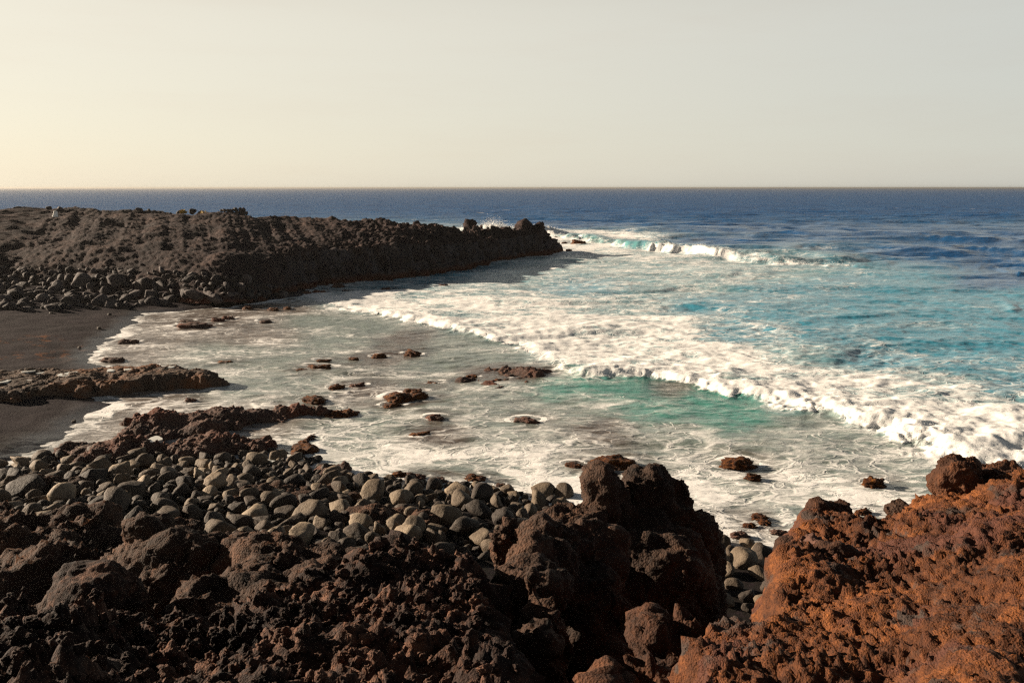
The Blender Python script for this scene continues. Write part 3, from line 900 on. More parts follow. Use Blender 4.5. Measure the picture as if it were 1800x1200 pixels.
# foam and colour, interpolated between places read off the photograph
Dp, Te, Pa, Gr, La, Br, We = (.012, .074, .200), (.045, .225, .320), (.12, .27, .31), (.055, .22, .18), (.17, .205, .185), (.075, .052, .040), (.15, .125, .108)
CP = [(-200, 345, 0, Dp), (300, 345, 0, Dp), (900, 345, 0, Dp), (1500, 345, 0, Dp), (2000, 345, 0, Dp), (600, 365, 0, Dp), (1100, 370, 0, Dp), (1600, 370, 0, Dp),
      (1000, 395, .05, Dp), (1300, 400, 0, Dp), (1500, 410, 0, Dp), (1790, 420, 0, Dp), (1250, 425, 0, Dp), (1650, 445, .0, Dp), (1790, 460, .03, Dp),
      (900, 412, .8, Pa), (1000, 420, .95, Pa), (1060, 424, .85, Pa), (1000, 438, .9, Pa), (1060, 445, .7, Pa), (1150, 446, .62, Pa),
      (1000, 470, .62, Pa), (1100, 470, .55, Pa), (1200, 470, .58, Pa), (1300, 478, .55, Pa), (1400, 482, .42, Pa), (1500, 490, .33, Te), (1600, 495, .16, Te), (1750, 495, .06, Dp),
      (600, 505, .6, Pa), (700, 498, .45, Te), (850, 478, .35, Te), (950, 460, .5, Pa), (750, 515, .68, Pa), (900, 500, .6, Pa), (1000, 505, .5, Te), (1200, 505, .5, Pa), (1400, 510, .34, Te), (1600, 520, .22, Te), (1780, 520, .12, Te),
      (650, 530, .9, Pa), (800, 535, .78, Pa), (950, 535, .72, Pa), (1100, 540, .6, Pa), (1250, 540, .38, Te), (1400, 545, .3, Te), (1550, 550, .2, Te), (1700, 560, .2, Te), (1790, 575, .1, Te),
      (850, 572, .92, Pa), (1000, 575, .9, Pa), (1150, 580, .82, Pa), (1300, 585, .5, Te), (1450, 590, .3, Te), (1600, 590, .26, Te), (1750, 600, .22, Te),
      (970, 615, .95, Pa), (1100, 620, .92, Pa), (1250, 625, .85, Pa), (1400, 625, .55, Pa), (1550, 630, .36, Te), (1700, 640, .3, Te),
      (1080, 645, .88, Pa), (1200, 655, .92, Pa), (1350, 665, .88, Pa), (1500, 670, .78, Pa), (1650, 675, .62, Pa), (1790, 680, .5, Te),
      (1380, 700, .92, Pa), (1500, 710, .88, Pa), (1650, 720, .84, Pa), (1790, 730, .8, Pa), (1560, 745, .95, Pa), (1700, 770, .95, Pa), (1790, 780, .95, Pa), (1700, 800, 1, Pa), (1790, 815, 1, Pa),
      (290, 560, .40, We), (400, 555, .36, We), (500, 545, .36, We), (560, 560, .35, La), (650, 575, .25, La), (300, 590, .44, We), (450, 590, .38, We), (600, 600, .36, La), (720, 595, .2, Br), (800, 605, .22, La),
      (220, 620, .46, We), (400, 625, .5, La), (550, 635, .45, La), (680, 625, .26, Br), (760, 640, .3, La), (880, 625, .25, La), (860, 655, .18, Br), (930, 660, .22, Br),
      (260, 690, .42, We), (400, 680, .55, La), (550, 680, .45, La), (650, 690, .36, Br), (760, 690, .4, La), (880, 690, .42, La), (1000, 685, .40, Gr), (1100, 685, .35, Gr), (1180, 690, .10, Br), (1230, 700, .12, Gr), (1300, 718, .15, Gr),
      (250, 735, .44, We), (450, 735, .45, We), (700, 730, .5, La), (850, 725, .45, La), (1000, 725, .42, La), (1150, 720, .3, Gr), (1300, 740, .3, Gr), (1420, 750, .32, La), (1500, 775, .4, La),
      (620, 770, .55, La), (780, 770, .5, Br), (900, 765, .5, La), (1050, 760, .45, Br), (1200, 770, .5, La), (1350, 775, .45, La), (1450, 800, .5, La), (1580, 800, .55, La),
      (680, 810, .7, La), (850, 805, .66, La), (1000, 800, .66, La), (1250, 810, .66, La), (1400, 815, .6, La), (1550, 830, .62, La), (1650, 845, .7, La),
      (720, 845, .85, La), (850, 850, .88, La), (980, 860, .88, La), (1250, 860, .82, La), (1400, 860, .72, La), (1550, 880, .78, La), (1250, 910, .8, Br), (1400, 910, .85, La), (1320, 950, .8, Br)]
cxy = np.array([at(u, v)[:2] for u, v, _, _ in CP])
cang = cxy[:, 0] / cxy[:, 1]; clog = np.log(cxy[:, 1])
qa = x / y; ql = np.log(y)
# wobble the lookup so zone borders are ragged
qa = qa + np.where(small, wob * 0.010, 0); ql = ql + np.where(small, n1 * 0.03, 0)
Wt = np.zeros_like(x); Fo = np.zeros_like(x); Cc = np.zeros((len(x), 3))
for (u, v, f, c), ca, cl in zip(CP, cang, clog):
    d2 = ((qa - ca) / 0.050) ** 2 + ((ql - cl) / 0.075) ** 2
    wgt = 1.0 / (d2 * d2 + 0.05)
    Wt += wgt; Fo += wgt * f
    Cc += wgt[:, None] * np.array(c)
Fo /= Wt; Cc /= Wt[:, None]
deepf = sstep(170, 320, y)
Fo *= 1 - deepf
Cc = Cc * (1 - deepf[:, None]) + np.array(Dp) * deepf[:, None]
WR = [(560, 645, 50, 'flat weed rock, longer of the pair in the lagoon middle'), (530, 648, 24, 'little weed rock beside the longer flat one'), (568, 632, 26, 'small orange weed rock just above the flat pair'),
      (622, 628, 20, 'tiny weed rock right of the flat pair'), (667, 623, 26, 'low weed rock in line with the bore'), (725, 620, 30, 'low orange weed rock nearest the bore middle'),
      (593, 680, 28, 'small rusty weed rock above the crooked ledge end'), (629, 677, 30, 'dark rounded weed rock beside the small rusty one'), (553, 702, 46, 'weed mound just off the crooked ledge'),
      (712, 700, 70, 'wide double weed rock in mid lagoon'), (728, 690, 40, 'weed rock rising behind the wide double one'), (690, 712, 36, 'ragged weed tuft at the near side of the double rock'),
      (762, 673, 30, 'small weed rock left of the wide flat reef'), (765, 735, 34, 'lone dark weed rock in the foam streaks'), (740, 762, 42, 'flat orange weed rock in the foam streaks'),
      (924, 740, 48, 'bright orange weed rock mid water with a dark skirt'), (880, 668, 28, 'orange weed tuft on the washed reef'), (830, 662, 24, 'small weed tuft at the left of the washed reef'),
      (1298, 812, 62, 'steep orange brown weed rock alone in the surf'), (1325, 836, 30, 'low weed rock at the foot of the steep one'),
      (1080, 812, 74, 'long weed rock behind the notched outcrop'), (1045, 822, 44, 'dark end of the weed rock behind the outcrop'), (1008, 814, 34, 'small flat weed rock left of the outcrop top'),
      (835, 838, 38, 'rusty weed rock standing in foam before the cobbles'), (770, 843, 34, 'dark red weed rock at the foam edge'), (800, 866, 44, 'red weed patch among the front cobbles'),
      (730, 838, 40, 'brown boulder rock with weed on the cobble front'), (702, 832, 26, 'small reddish rock at the tip of the cobble front'), (880, 850, 20, 'tiny weed rock in foam right of the rusty one'),
      (1335, 905, 30, 'red weed clump in gully surf'), (1368, 932, 28, 'red weed clump near the brown overhanging boulder'), (1300, 938, 34, 'dark red weed clump at the gully mouth'), (1318, 920, 26, 'small weed clump between others in gully surf'), (1345, 915, 24, 'smallest weed clump in the gully surf'),
      (1535, 846, 40, 'submerged rusty weed rock off the orange shelf'), (1517, 897, 30, 'red rock peeping over the far shelf edge'),
      (340, 572, 60, 'long dark flat rock in the upper lagoon'), (327, 563, 26, 'short dark rock behind the long flat one'), (402, 558, 22, 'rounded dark rock in the upper lagoon'), (468, 564, 24, 'lone dark rock right in the upper lagoon'),
      (383, 562, 24, 'low dark rock between two upper lagoon rocks'), (435, 540, 16, 'small orange weed rock near the talus'), (480, 541, 22, 'flat orange weed rock near the talus'), (505, 539, 14, 'tiny orange weed rock near the cliff foot'),
      (225, 600, 34, 'thin dark rock at the swash edge'), (200, 632, 44, 'dark crusty rock touching the flat ledge'), (395, 636, 40, 'weed reef crumb off the tip of the flat ledge'), (335, 702, 22, 'dark stone poking from the near channel'),
      (595, 502, 22, 'dark pointed rock just under the cliff'), (678, 507, 18, 'dark rock alone in foam under the cliff'), (607, 509, 12, 'small dark rock beside the pointed one'), (560, 512, 22, 'dark rock where the bore meets the cliff'), (540, 514, 18, 'dark rock at the start of the bore'),
      (779, 500, 24, 'dark flat rock awash off the cliff'), (1017, 427, 28, 'red brown rock awash beyond the headland tip'), (978, 417, 12, 'small pale rock beyond the headland tip'), (992, 425, 10, 'tiny dark rock beside the red brown tip rock'), (1000, 438, 12, 'thin dark rock close to the headland tip')]
rb_n = np.zeros_like(x); rb_n[small] = fbm(p2[small] * np.array([.7, 1.1, 1]), 3, 86)
for u, v, wpx, lab in WR:
    c = at(u, v)
    r_ = wpx * pxm(c.y) * 0.5
    d2 = ((x - c.x - r_ * .5) / (r_ * 2.0)) ** 2 + ((y - c.y) / (r_ * 2.6)) ** 2
    m_ = d2 < 6
    g = np.clip(1.25 * np.exp(-d2[m_]) + rb_n[m_] * 0.9 * np.exp(-d2[m_] * .4), 0, 1) * 0.62
    Cc[m_] = Cc[m_] * (1 - g[:, None]) + np.array(Br) * g[:, None]
    Fo[m_] *= 1 - 0.45 * g
    dn = np.sqrt(((x[m_] - c.x) / r_) ** 2 + ((y[m_] - c.y) / (r_ * .85)) ** 2)
    Fo[m_] = np.maximum(Fo[m_], (0.56 + 0.9 * rb_n[m_]) * np.exp(-((dn - 1.35) / 0.4) ** 2))
# breaking parts
front = sstep(-0.45, -0.05, ds) * sstep(5.0, 0.6, ds)
gap = np.interp(ba, [0, .50, .53, .56, .60, .66, .69, 1], [1, 1, .35, .25, .35, .75, 1, 1])
Fo = np.maximum(Fo, front * (0.98 * gap))
fpat = np.zeros_like(x); fpat[nearf] = fbm(p2[nearf] * 0.35, 4, 83)
ff = sstep(-1.9, -0.6, df) * sstep(3.6, 1.4, df) * np.clip(brk + fpat * 0.8, 0, 1)
Fo = np.maximum(Fo * (1 - 0.95 * np.clip(pf * 1.6, 0, 1) * (1 - brk)), ff * 0.98)
glow = pf * sstep(1.6, 0.2, df) * np.interp(fa, [0, .1, .2, .5, .56, .62, 1], [.3, .8, 1, 1, .6, .05, 0])
Cc = Cc * (1 - glow[:, None]) + np.array((.12, .36, .32)) * glow[:, None]  # light through the breaking wave painted as teal into the water colour
for c, wd in ((SP[0], 3), (SP[1], 4.0), (SP[2], 4.5), (SP[3], 4)):
    g = np.exp(-(((x - c.x) / wd) ** 2 + ((y - c.y - 2.5) / 5.0) ** 2))
    Fo = np.maximum(Fo, np.clip(g * 1.5, 0, 1))
# lace on the beach edge
lip = sstep(0.10, 0.01, depth.ravel())
Fo = np.maximum(Fo, lip * 0.72)
Z2 = Zs.reshape(SX.shape)
keepm = (gz < 0.35) | (~near)
keepm &= ~((SY < 16.5) & (SX < 2))
me = mesh_from('sea', np.stack([SX, SY, Z2], -1).reshape(-1, 3), grid_faces(*SX.shape, keepm))
attr(me, 'foam', Fo)
attr(me, 'wcol', Cc)
attr(me, 'offshore', sstep(4, 14, far_side) * sstep(900, 300, y) * (y > 100))

def sea_mat():
    k = N('sea_water')
    p = k.pos()
    foam = k.attr('foam'); wc = k.attr('wcol', True)
    sep = k.n('ShaderNodeSeparateXYZ'); k.l(p, sep.inputs[0])
    sc = k.scale(p, (0.62, 1.0, 1.0))
    def warped(scale, amt):
        warp = k.n('ShaderNodeVectorMath', operation='MULTIPLY_ADD')
        sub = k.n('ShaderNodeVectorMath', operation='SUBTRACT')
        k.l(k.noise(sc, scale, 3, 0.55, color=True), sub.inputs[0]); sub.inputs[1].default_value = (.5, .5, .5)
        k.l(sub.outputs[0], warp.inputs[0]); warp.inputs[1].default_value = (amt, amt, 0); k.l(sc, warp.inputs[2])
        return warp.outputs[0]
    wv = warped(0.35, 3.2); wv2 = warped(0.8, 2.0)
    def ridge(v, s, det, sharp):
        n = k.noise(v, s, det, 0.5)
        return k.math('SUBTRACT', 1.0, k.math('MULTIPLY', k.math('ABSOLUTE', k.math('SUBTRACT', n, 0.5)), sharp), clamp=True)
    def net(v, s, wdt):
        d = k.voro(v, s, 'DISTANCE_TO_EDGE').outputs['Distance']
        return k.step(d, wdt, 0.0)
    l1 = k.math('MAXIMUM', net(wv2, 0.62, 0.085), k.math('MULTIPLY', ridge(wv, 0.75, 3, 11.0), 0.55))
    l2 = net(wv2, 1.55, 0.11)
    n1 = k.noise(wv, 0.33, 7, 0.62); n2 = k.noise(wv2, 2.2, 5, 0.65)
    pat = k.math('ADD', k.math('MULTIPLY', n1, 0.72), k.math('MULTIPLY', n2, 0.28))
    thr = k.math('SUBTRACT', 0.80, k.math('MULTIPLY', foam, 0.46))
    solid = k.step(pat, k.math('SUBTRACT', thr, 0.03), k.math('ADD', thr, 0.07))
    lace = k.math('MAXIMUM', l1, k.math('MULTIPLY', l2, 0.8))
    lace = k.math('MULTIPLY', lace, k.step(pat, k.math('SUBTRACT', thr, 0.22), k.math('ADD', thr, 0.0)))
    f = k.math('MAXIMUM', k.math('MULTIPLY', solid, k.step(n2, 0.25, 0.55, 0.70, 1.0)), k.math('MULTIPLY', lace, 0.9))
    f = k.math('MULTIPLY', f, k.step(foam, 0.0, 0.12))
    wn = k.noise(k.scale(p, (0.05, 0.22, 1)), 1.0, 3, 0.6)
    wn = k.math('MULTIPLY', k.step(wn, 0.70, 0.745), k.attr('offshore'))
    f = k.math('MAXIMUM', f, k.math('MULTIPLY', wn, k.step(n1, 0.40, 0.55)))
    far = k.step(sep.outputs[1], 60.0, 450.0)
    milk = k.step(foam, 0.35, 1.0, 0.0, 0.50)
    wcol = k.mix(k.math('MULTIPLY', milk, k.step(pat, 0.35, 0.6, 0.4, 1.0)), wc, (0.34, 0.42, 0.41))
    streak = k.step(k.noise(k.scale(p, (0.05, 0.055, 1)), 1.0, 6, 0.7), 0.40, 0.60, 0.8, 0.0)
    wcol = k.mix(k.math('MULTIPLY', far, streak), wcol, (0.007, 0.046, 0.145))
    col = k.mix(f, wcol, (0.80, 0.79, 0.77))
    rough = k.math('ADD', k.math('ADD', k.math('MULTIPLY', f, 0.6), 0.14), k.math('MULTIPLY', far, 0.15))
    spec = k.math('SUBTRACT', 0.36, k.math('MULTIPLY', k.step(sep.outputs[1], 22.0, 240.0), 0.3585))
    h1 = k.noise(k.scale(p, (1, 1.5, 1)), 0.8, 5, 0.55)
    h2 = k.noise(k.scale(p, (0.7, 1.3, 1)), 0.16, 5, 0.6)
    b1 = k.bump(h2, 0.8, 1.5)
    b2 = k.bump(h1, 0.50, 0.22, b1)
    calmf = k.step(f, 0.0, 1.0, 1.0, 0.35)
    k.l(k.math('MULTIPLY', calmf, k.step(sep.outputs[1], 60.0, 300.0, 0.20, 0.9)), b1.node.inputs['Strength'])
    k.l(k.math('MULTIPLY', calmf, 0.5), b2.node.inputs['Strength'])
    b3 = k.bump(k.math('ADD', k.math('MULTIPLY', f, 0.6), k.math('MULTIPLY', n2, 0.6)), 0.45, 0.09, b2)
    k.b.inputs['Subsurface Radius'].default_value = (1, 1, 1)
    k.b.inputs['Subsurface Scale'].default_value = 0.12
    k.l(k.math('MULTIPLY', f, 0.5), k.b.inputs['Subsurface Weight'])
    return k.out(col, rough, b3, spec)
M_SEA = sea_mat()
k_ior = M_SEA.node_tree.nodes['Principled BSDF']; k_ior.inputs['IOR'].default_value = 1.33
link('sea', me, M_SEA, kind='structure', label='blue green sea breaking white into the cove', cat='sea')

def spray(name, centres, label):
    r = np.random.default_rng(21)
    T = np.array([[1, 1, 1], [1, -1, -1], [-1, 1, -1], [-1, -1, 1]]) * 0.6
    TF = np.array([[0, 1, 2], [0, 3, 1], [0, 2, 3], [1, 3, 2]])
    C = np.concatenate([c for c, _ in centres]); S = np.concatenate([q for _, q in centres])
    a = r.normal(size=(len(C), 3, 3)); Q, _ = np.linalg.qr(a)
    V = np.einsum('nij,kj->nki', Q, T) * S[:, None, None] + C[:, None, :]
    F = TF[None] + (np.arange(len(C)) * 4)[:, None, None]
    k = N('spray_droplet')
    m = k.out((0.85, 0.84, 0.82), 0.4, None, 0.4)
    return link(name, mesh_from(name, V.reshape(-1, 3), F.reshape(-1, 3), False), m, label=label, cat='spray', kind='stuff')
rs = np.random.default_rng(5)
grp = []
for c, n, hw, hh in ((SP[1], 9000, 3.0, 2.2), (SP[0], 3000, 2.5, 1.1), (SP[2], 4000, 3.5, 1.2), (at(950, 408), 3000, 3, 1.0)):
    a = rs.normal(0, 1, (n, 3))
    h = np.abs(rs.normal(0, .5, n)) * hh * np.exp(-(a[:, 0] * .8) ** 2 * .6)
    grp.append((np.stack([c.x + a[:, 0] * hw * .8, c.y + 3 + a[:, 1] * 1.2, .3 + h], 1), rs.uniform(.02, .055, n)))
nbp = np.nonzero((ds > -0.2) & (ds < 1.3) & (x / y > -.7) & (x / y < .7) & (y < 110))[0]
pick = rs.choice(nbp, 2500)
grp.append((np.stack([x[pick] + rs.normal(0, .1, 2500), y[pick] + rs.normal(0, .1, 2500), Zs[pick] + np.abs(rs.normal(0, .07, 2500)) * (0.5 + ba[pick])], 1), rs.uniform(.005, .014, 2500) * (0.6 + y[pick] / 60)))
nfp = np.nonzero((df > 0.2) & (df < 2.2) & (brk > .5) & (y < 140))[0]
pick = rs.choice(nfp, 4000)
grp.append((np.stack([x[pick] + rs.normal(0, .2, 4000), y[pick] + rs.normal(0, .2, 4000), Zs[pick] + np.abs(rs.normal(0, .14, 4000))], 1), rs.uniform(.010, .030, 4000)))
spray('sea_spray', grp, 'white spray flying off the breakers and the headland tip')

# ------------------------------------------------------------------ rock prototypes
def soft_rock(seed, npl, sharp, flat=(1, 1, 1), sub=3, noise=0.03, cap=1.22):
    r = np.random.default_rng(seed)
    iv, f = ICO[sub]
    n = r.normal(size=(npl, 3)); n /= np.linalg.norm(n, axis=1, keepdims=True)
    dd = r.uniform(0.58, 1.0, npl)
    c = np.clip(iv @ n.T, 1e-3, None) / dd[None, :]
    inv = (np.sum(c ** sharp, axis=1) + (1 / cap) ** sharp) ** (1.0 / sharp)
    v = iv / inv[:, None]
    v = v * np.array(flat)
    v = v * (1 + noise * fbm(iv * 2.2 + seed, 3, seed))[:, None]
    v /= np.max(np.abs(v))
    me = mesh_from('rock', v, f)
    return me
BOULD = [soft_rock(900 + i, 8 + i % 6, 11 + (i % 4) * 4.5, (1, rng.uniform(.72, .95), rng.uniform(.62, .85)), 3, 0.06) for i in range(16)]
TALUS = [soft_rock(950 + i, 8 + i % 4, 18 + (i % 3) * 6, (1, rng.uniform(.7, .95), rng.uniform(.6, .85)), 3, 0.10, 1.5) for i in range(10)]
BROKEN = [soft_rock(980 + i, 7 + i % 4, 26, (1, rng.uniform(.7, .95), rng.uniform(.65, .9)), 3, 0.12, 1.5) for i in range(8)]
for m_ in BROKEN: m_.materials.append(M_BOULDER)
def clinker(seed, sub=4, amp=1.0):
    iv, f = ICO[sub]
    r = np.random.default_rng(seed)
    v = iv * np.array([1, r.uniform(.65, .95), r.uniform(.6, .9)])
    d = fbm(iv * 1.1 + seed, 3, seed) * 0.55 + (0.5 - worley(iv * 1.6 + seed, seed + 1)) * 0.5 + (0.5 - worley(iv * 3.7 + seed, seed + 2)) * 0.22
    v = v * (1 + amp * d)[:, None]
    v /= np.max(np.abs(v))
    return mesh_from('clinker', v, f)
CLINK = [clinker(1000 + i) for i in range(10)]
def weedrock(seed):
    iv, f = ICO[4]
    r = np.random.default_rng(seed)
    v = iv * np.array([1, r.uniform(.6, .85), r.uniform(.34, .5)])
    d = fbm(iv * 1.2 + seed, 3, seed) * 0.45 + (0.5 - worley(iv * 2.2 + seed, seed + 1)) * 0.45 + (0.5 - worley(iv * 5.0 + seed, seed + 2)) * 0.30 + perlin(iv * 7.0 + seed, seed + 3) * 0.12
    v = v * (1 + d)[:, None]
    v /= np.max(np.abs(v))
    return mesh_from('weed_rock', v, f)
WEED = [weedrock(1100 + i) for i in range(7)]
for m_ in BOULD: m_.materials.append(M_BOULDER)
for m_ in TALUS: m_.materials.append(M_TALUS)
for m_ in CLINK: m_.materials.append(M_CLINK)
for m_ in WEED: m_.materials.append(M_WEED)

def put(name, me, loc, scale, rot, label, cat, group=None):
    o = bpy.data.objects.new(name, me)
    COL.objects.link(o)
    o.location = loc
    o.scale = scale if isinstance(scale, (tuple, list)) else (scale,) * 3
    o.rotation_euler = rot
    o['label'] = label; o['category'] = cat
    if group: o['group'] = group
    return o

# ------------------------------------------------------------------ cobble beach
COB_PX = [(-60, 838), (0, 815), (70, 806), (180, 800), (300, 795), (420, 792), (520, 800), (560, 815), (600, 836), (640, 838), (760, 850), (880, 862), (990, 882), (1000, 915),
          (980, 945), (900, 975), (820, 990), (600, 1000), (480, 990), (340, 965), (250, 950), (150, 960), (40, 945), (-60, 930)]
CPOLY = [gpt(u, v)[:2] for u, v in COB_PX]
HERO = [(780, 908, 62, 0, 'pale wedge shaped boulder with a lit top, near the middle of the cobbles'),
        (838, 893, 54, 3, 'blocky tan boulder standing behind the pale wedge boulder'),
        (815, 925, 60, 5, 'round dark boulder pressed against the pale wedge boulder'),
        (850, 945, 56, 7, 'long leaning boulder at the lower right of the cobbles'),
        (657, 865, 56, 9, 'long smooth brown boulder by the front of the cobbles'),
        (725, 862, 44, 2, 'dark angular boulder close to the foam line'),
        (845, 868, 48, 4, 'pointed brown boulder next to red weed at the foam'),
        (955, 862, 44, 6, 'pyramid shaped boulder standing at the foam near the outcrop'),
        (880, 912, 52, 8, 'curved boulder lying between the outcrop ridge and the tan block'),
        (455, 897, 62, 10, 'broad smooth grey boulder in the open cobbles'),
        (545, 895, 66, 11, 'wide cracked grey boulder right of the broad smooth one'),
        (500, 885, 50, 12, 'humped tan boulder above the wide cracked one'),
        (235, 862, 56, 13, 'tall brown angular boulder among the left cobbles'),
        (165, 835, 58, 14, 'big dark angular boulder near the back left of the cobbles'),
        (200, 888, 66, 15, 'large flat topped boulder in the left cobbles'),
        (383, 928, 62, 1, 'large dark split boulder beside the peaked lava mound'),
        (440, 870, 40, 0, 'upright tan boulder amid the middle cobbles'),
        (625, 935, 60, 3, 'pale boulder half hidden by the clinker crest'),
        (715, 942, 56, 5, 'light tan boulder poking up behind the clinker crest'),
        (530, 940, 60, 9, 'smooth curved boulder low down by the jumbled mound'),
        (50, 855, 66, 6, 'rounded boulder at the left end of the cobbles'),
        (110, 870, 60, 8, 'flat dark boulder at the left end of the cobbles'),
        (990, 866, 40, 2, 'reddish brown boulder sitting in foam beside the outcrop')]
placed = []
for (u, v, wpx, k_, lab) in HERO:
    p = gpt(u, v + wpx * 0.18)
    r_ = wpx * pxm(p.y) * 0.5
    sc_ = (r_ * 1.05, r_ * random.uniform(.9, 1.1), r_ * random.uniform(.95, 1.2))
    put('beach_boulder', BOULD[k_ % 16], (p.x, p.y, p.z + r_ * 0.30), sc_, (random.uniform(-.25, .25), random.uniform(-.25, .25), random.uniform(0, 6.28)), lab, 'boulder', 'boulders of the cobble beach')
    placed.append((p.x, p.y, r_))
xs = [c[0] for c in CPOLY]; ys = [c[1] for c in CPOLY]
cand = 0; nb = 0
def where(u, marks, words):
    return words[int(np.searchsorted(marks, u))]
def shape_word(sc, rot):
    if max(abs(rot[0]), abs(rot[1])) > 0.33: return 'tilted'
    if sc[2] < 0.95 * sc[0] * 0.9: return 'flat'
    if sc[2] > 1.12 * sc[1]: return 'humped'
    if sc[0] > 1.2 * sc[1]: return 'long'
    return 'rounded'
def zone_label(x, y, r_, sc, rot):
    u = 900 + FPX * x / (y + 0.01)
    size = 'big' if r_ > 0.275 else ('medium' if r_ > 0.22 else 'small')
    place = where(u, [110, 260, 390, 520, 640, 760, 880], ['far left', 'left', 'left of the peaked mound', 'over the peaked mound', 'over the jumbled mound', 'middle', 'near the pale wedge boulder', 'beside the outcrop'])
    row = where(y, [20.5, 22.3, 24.2, 26], ['nearest row', 'near row', 'middle row', 'far row', 'farthest row'])
    return f'{size} {shape_word(sc, rot)} grey cobble, {row} of the beach, {place}'
tries = 0
while tries < 9000 and nb < 276:
    tries += 1
    x_ = random.uniform(min(xs), max(xs)); y_ = random.uniform(min(ys), max(ys))
    if not inside(np.array([x_]), np.array([y_]), CPOLY)[0]: continue
    big = 0.34 if tries < 260 else (0.255 if tries < 1500 else 0.21)
    r_ = big * random.uniform(0.8, 1.12)
    if any((x_ - a)**2 + (y_ - b)**2 < (0.86 * (r_ + c))**2 for a, b, c in placed): continue
    placed.append((x_, y_, r_))
    g, _d = ground(np.array([[x_]]), np.array([[y_]]))
    z_ = float(g[0, 0])
    sc_ = (r_ * random.uniform(1.0, 1.3), r_ * random.uniform(.9, 1.15), r_ * random.uniform(.85, 1.25))
    rt_ = (random.uniform(-.4, .4), random.uniform(-.4, .4), random.uniform(0, 6.28))
    put('beach_boulder', random.choice(BOULD if random.random() < .68 else BROKEN), (x_, y_, z_ + r_ * 0.26), sc_, rt_, zone_label(x_, y_, r_, sc_, rt_), 'boulder', 'boulders of the cobble beach')
    nb += 1
print('boulders', nb, 'tries', tries)

# small stones filling the gaps: one uncounted mass
def stone_mass(name, pts, sizes, protos, mat, label, cat, seed):
    r = np.random.default_rng(seed)
    Vs, Fs, o = [], [], 0
    pv = []
    for m in protos:
        F = np.array([tuple(p.vertices) for p in m.polygons]); pv.append((mesh_verts(m), F))
    for (px_, py_, pz_), s in zip(pts, sizes):
        v, f = pv[r.integers(len(pv))]
        a = r.uniform(0, 6.28); b = r.uniform(-.5, .5)
        R = np.array(Matrix.Rotation(a, 3, 'Z') @ Matrix.Rotation(b, 3, 'X'))
        Vs.append((v * s) @ R.T + np.array([px_, py_, pz_])); Fs.append(f + o); o += len(v)
    me = mesh_from(name, np.concatenate(Vs), np.concatenate(Fs))
    return link(name, me, mat, label=label, cat=cat, kind='stuff')
PEB = [soft_rock(1300 + i, 9 + i % 4, 12, (1, .85, .72), 3, 0.06) for i in range(8)]
pts, sz = [], []
cellg = {}
def near_free(x_, y_, r_):
    for cx in range(int(x_ / .8) - 2, int(x_ / .8) + 2):
        for cy in range(int(y_ / .8) - 2, int(y_ / .8) + 2):
            for a, b, c in cellg.get((cx, cy), ()):
                if (x_ - a)**2 + (y_ - b)**2 < (0.84 * (r_ + c))**2: return False
    return True
def cell_add(x_, y_, r_):
    cellg.setdefault((int(x_ / .8) if x_ >= 0 else int(x_ / .8) - 1, int(y_ / .8)), []).append((x_, y_, r_))
for a, b, c in placed: cell_add(a, b, c)
for i in range(14000):
    x_ = random.uniform(min(xs), max(xs)); y_ = random.uniform(min(ys), max(ys))
    s = random.uniform(0.15, 0.22) if i < 6000 else random.uniform(0.07, 0.14)
    if not inside(np.array([x_]), np.array([y_]), CPOLY)[0] or not near_free(x_, y_, s): continue
    cell_add(x_, y_, s)
    pts.append((x_, y_)); sz.append(s)
print('small cobbles', len(pts))
pa = np.array(pts)
g, _d = ground(pa[:, :1], pa[:, 1:])
stone_mass('pebbles', [(a, b, c + s * .2) for (a, b), c, s in zip(pts, g[:, 0], sz)], sz, PEB, M_BOULDER, 'small grey stones filling the gaps between the beach boulders', 'pebbles', 4)

# ------------------------------------------------------------------ gully stones
GUL = [(1268, 958, 40, 'wet brown gully stone lit gold, nearest the outcrop'), (1305, 992, 54, 'pale grey boulder with lit flank in the gully'), (1335, 968, 40, 'dark wet boulder at the foam end of the gully'),
       (1347, 980, 44, 'flat brown boulder in the gully beneath the overhanging one'), (1278, 1010, 42, 'blue grey rounded stone in gully shade'), (1310, 960, 36, 'dark wet stone half in the gully foam'),
       (1352, 1000, 40, 'dark stone against the gully wall under the shelf'), (1330, 1015, 44, 'shaded slab in the middle of the gully'), (1262, 985, 40, 'shaded stone against the outcrop foot in the gully'),
       (1310, 1052, 34, 'slanting blue grey cobble deep in the gully'), (1338, 1060, 34, 'rounded blue grey cobble deep in the gully'), (1315, 1072, 30, 'lowest blue grey cobble in the gully shade'),
       (1290, 1035, 36, 'dark rounded stone midway down the gully'), (1350, 1035, 36, 'dark stone below the purplish boulder in the gully'), (1285, 975, 30, 'small wet stone behind the gold lit one'),
       (1275, 1062, 36, 'black stone at the bottom left of the gully'), (1250, 1035, 44, 'black stone under the outcrop at the gully bottom')]
for i, (u, v, wpx, lab) in enumerate(GUL):
    p = gpt(u, v)
    r_ = wpx * pxm(p.y) * 0.47
    put('gully_boulder', BOULD[(i * 5) % 16], (p.x, p.y, p.z + r_ * 0.35), (r_ * 1.1, r_, r_ * 1.1), (random.uniform(-.3, .3), random.uniform(-.3, .3), random.uniform(0, 6.28)), lab, 'boulder', 'wet boulders in the gully')

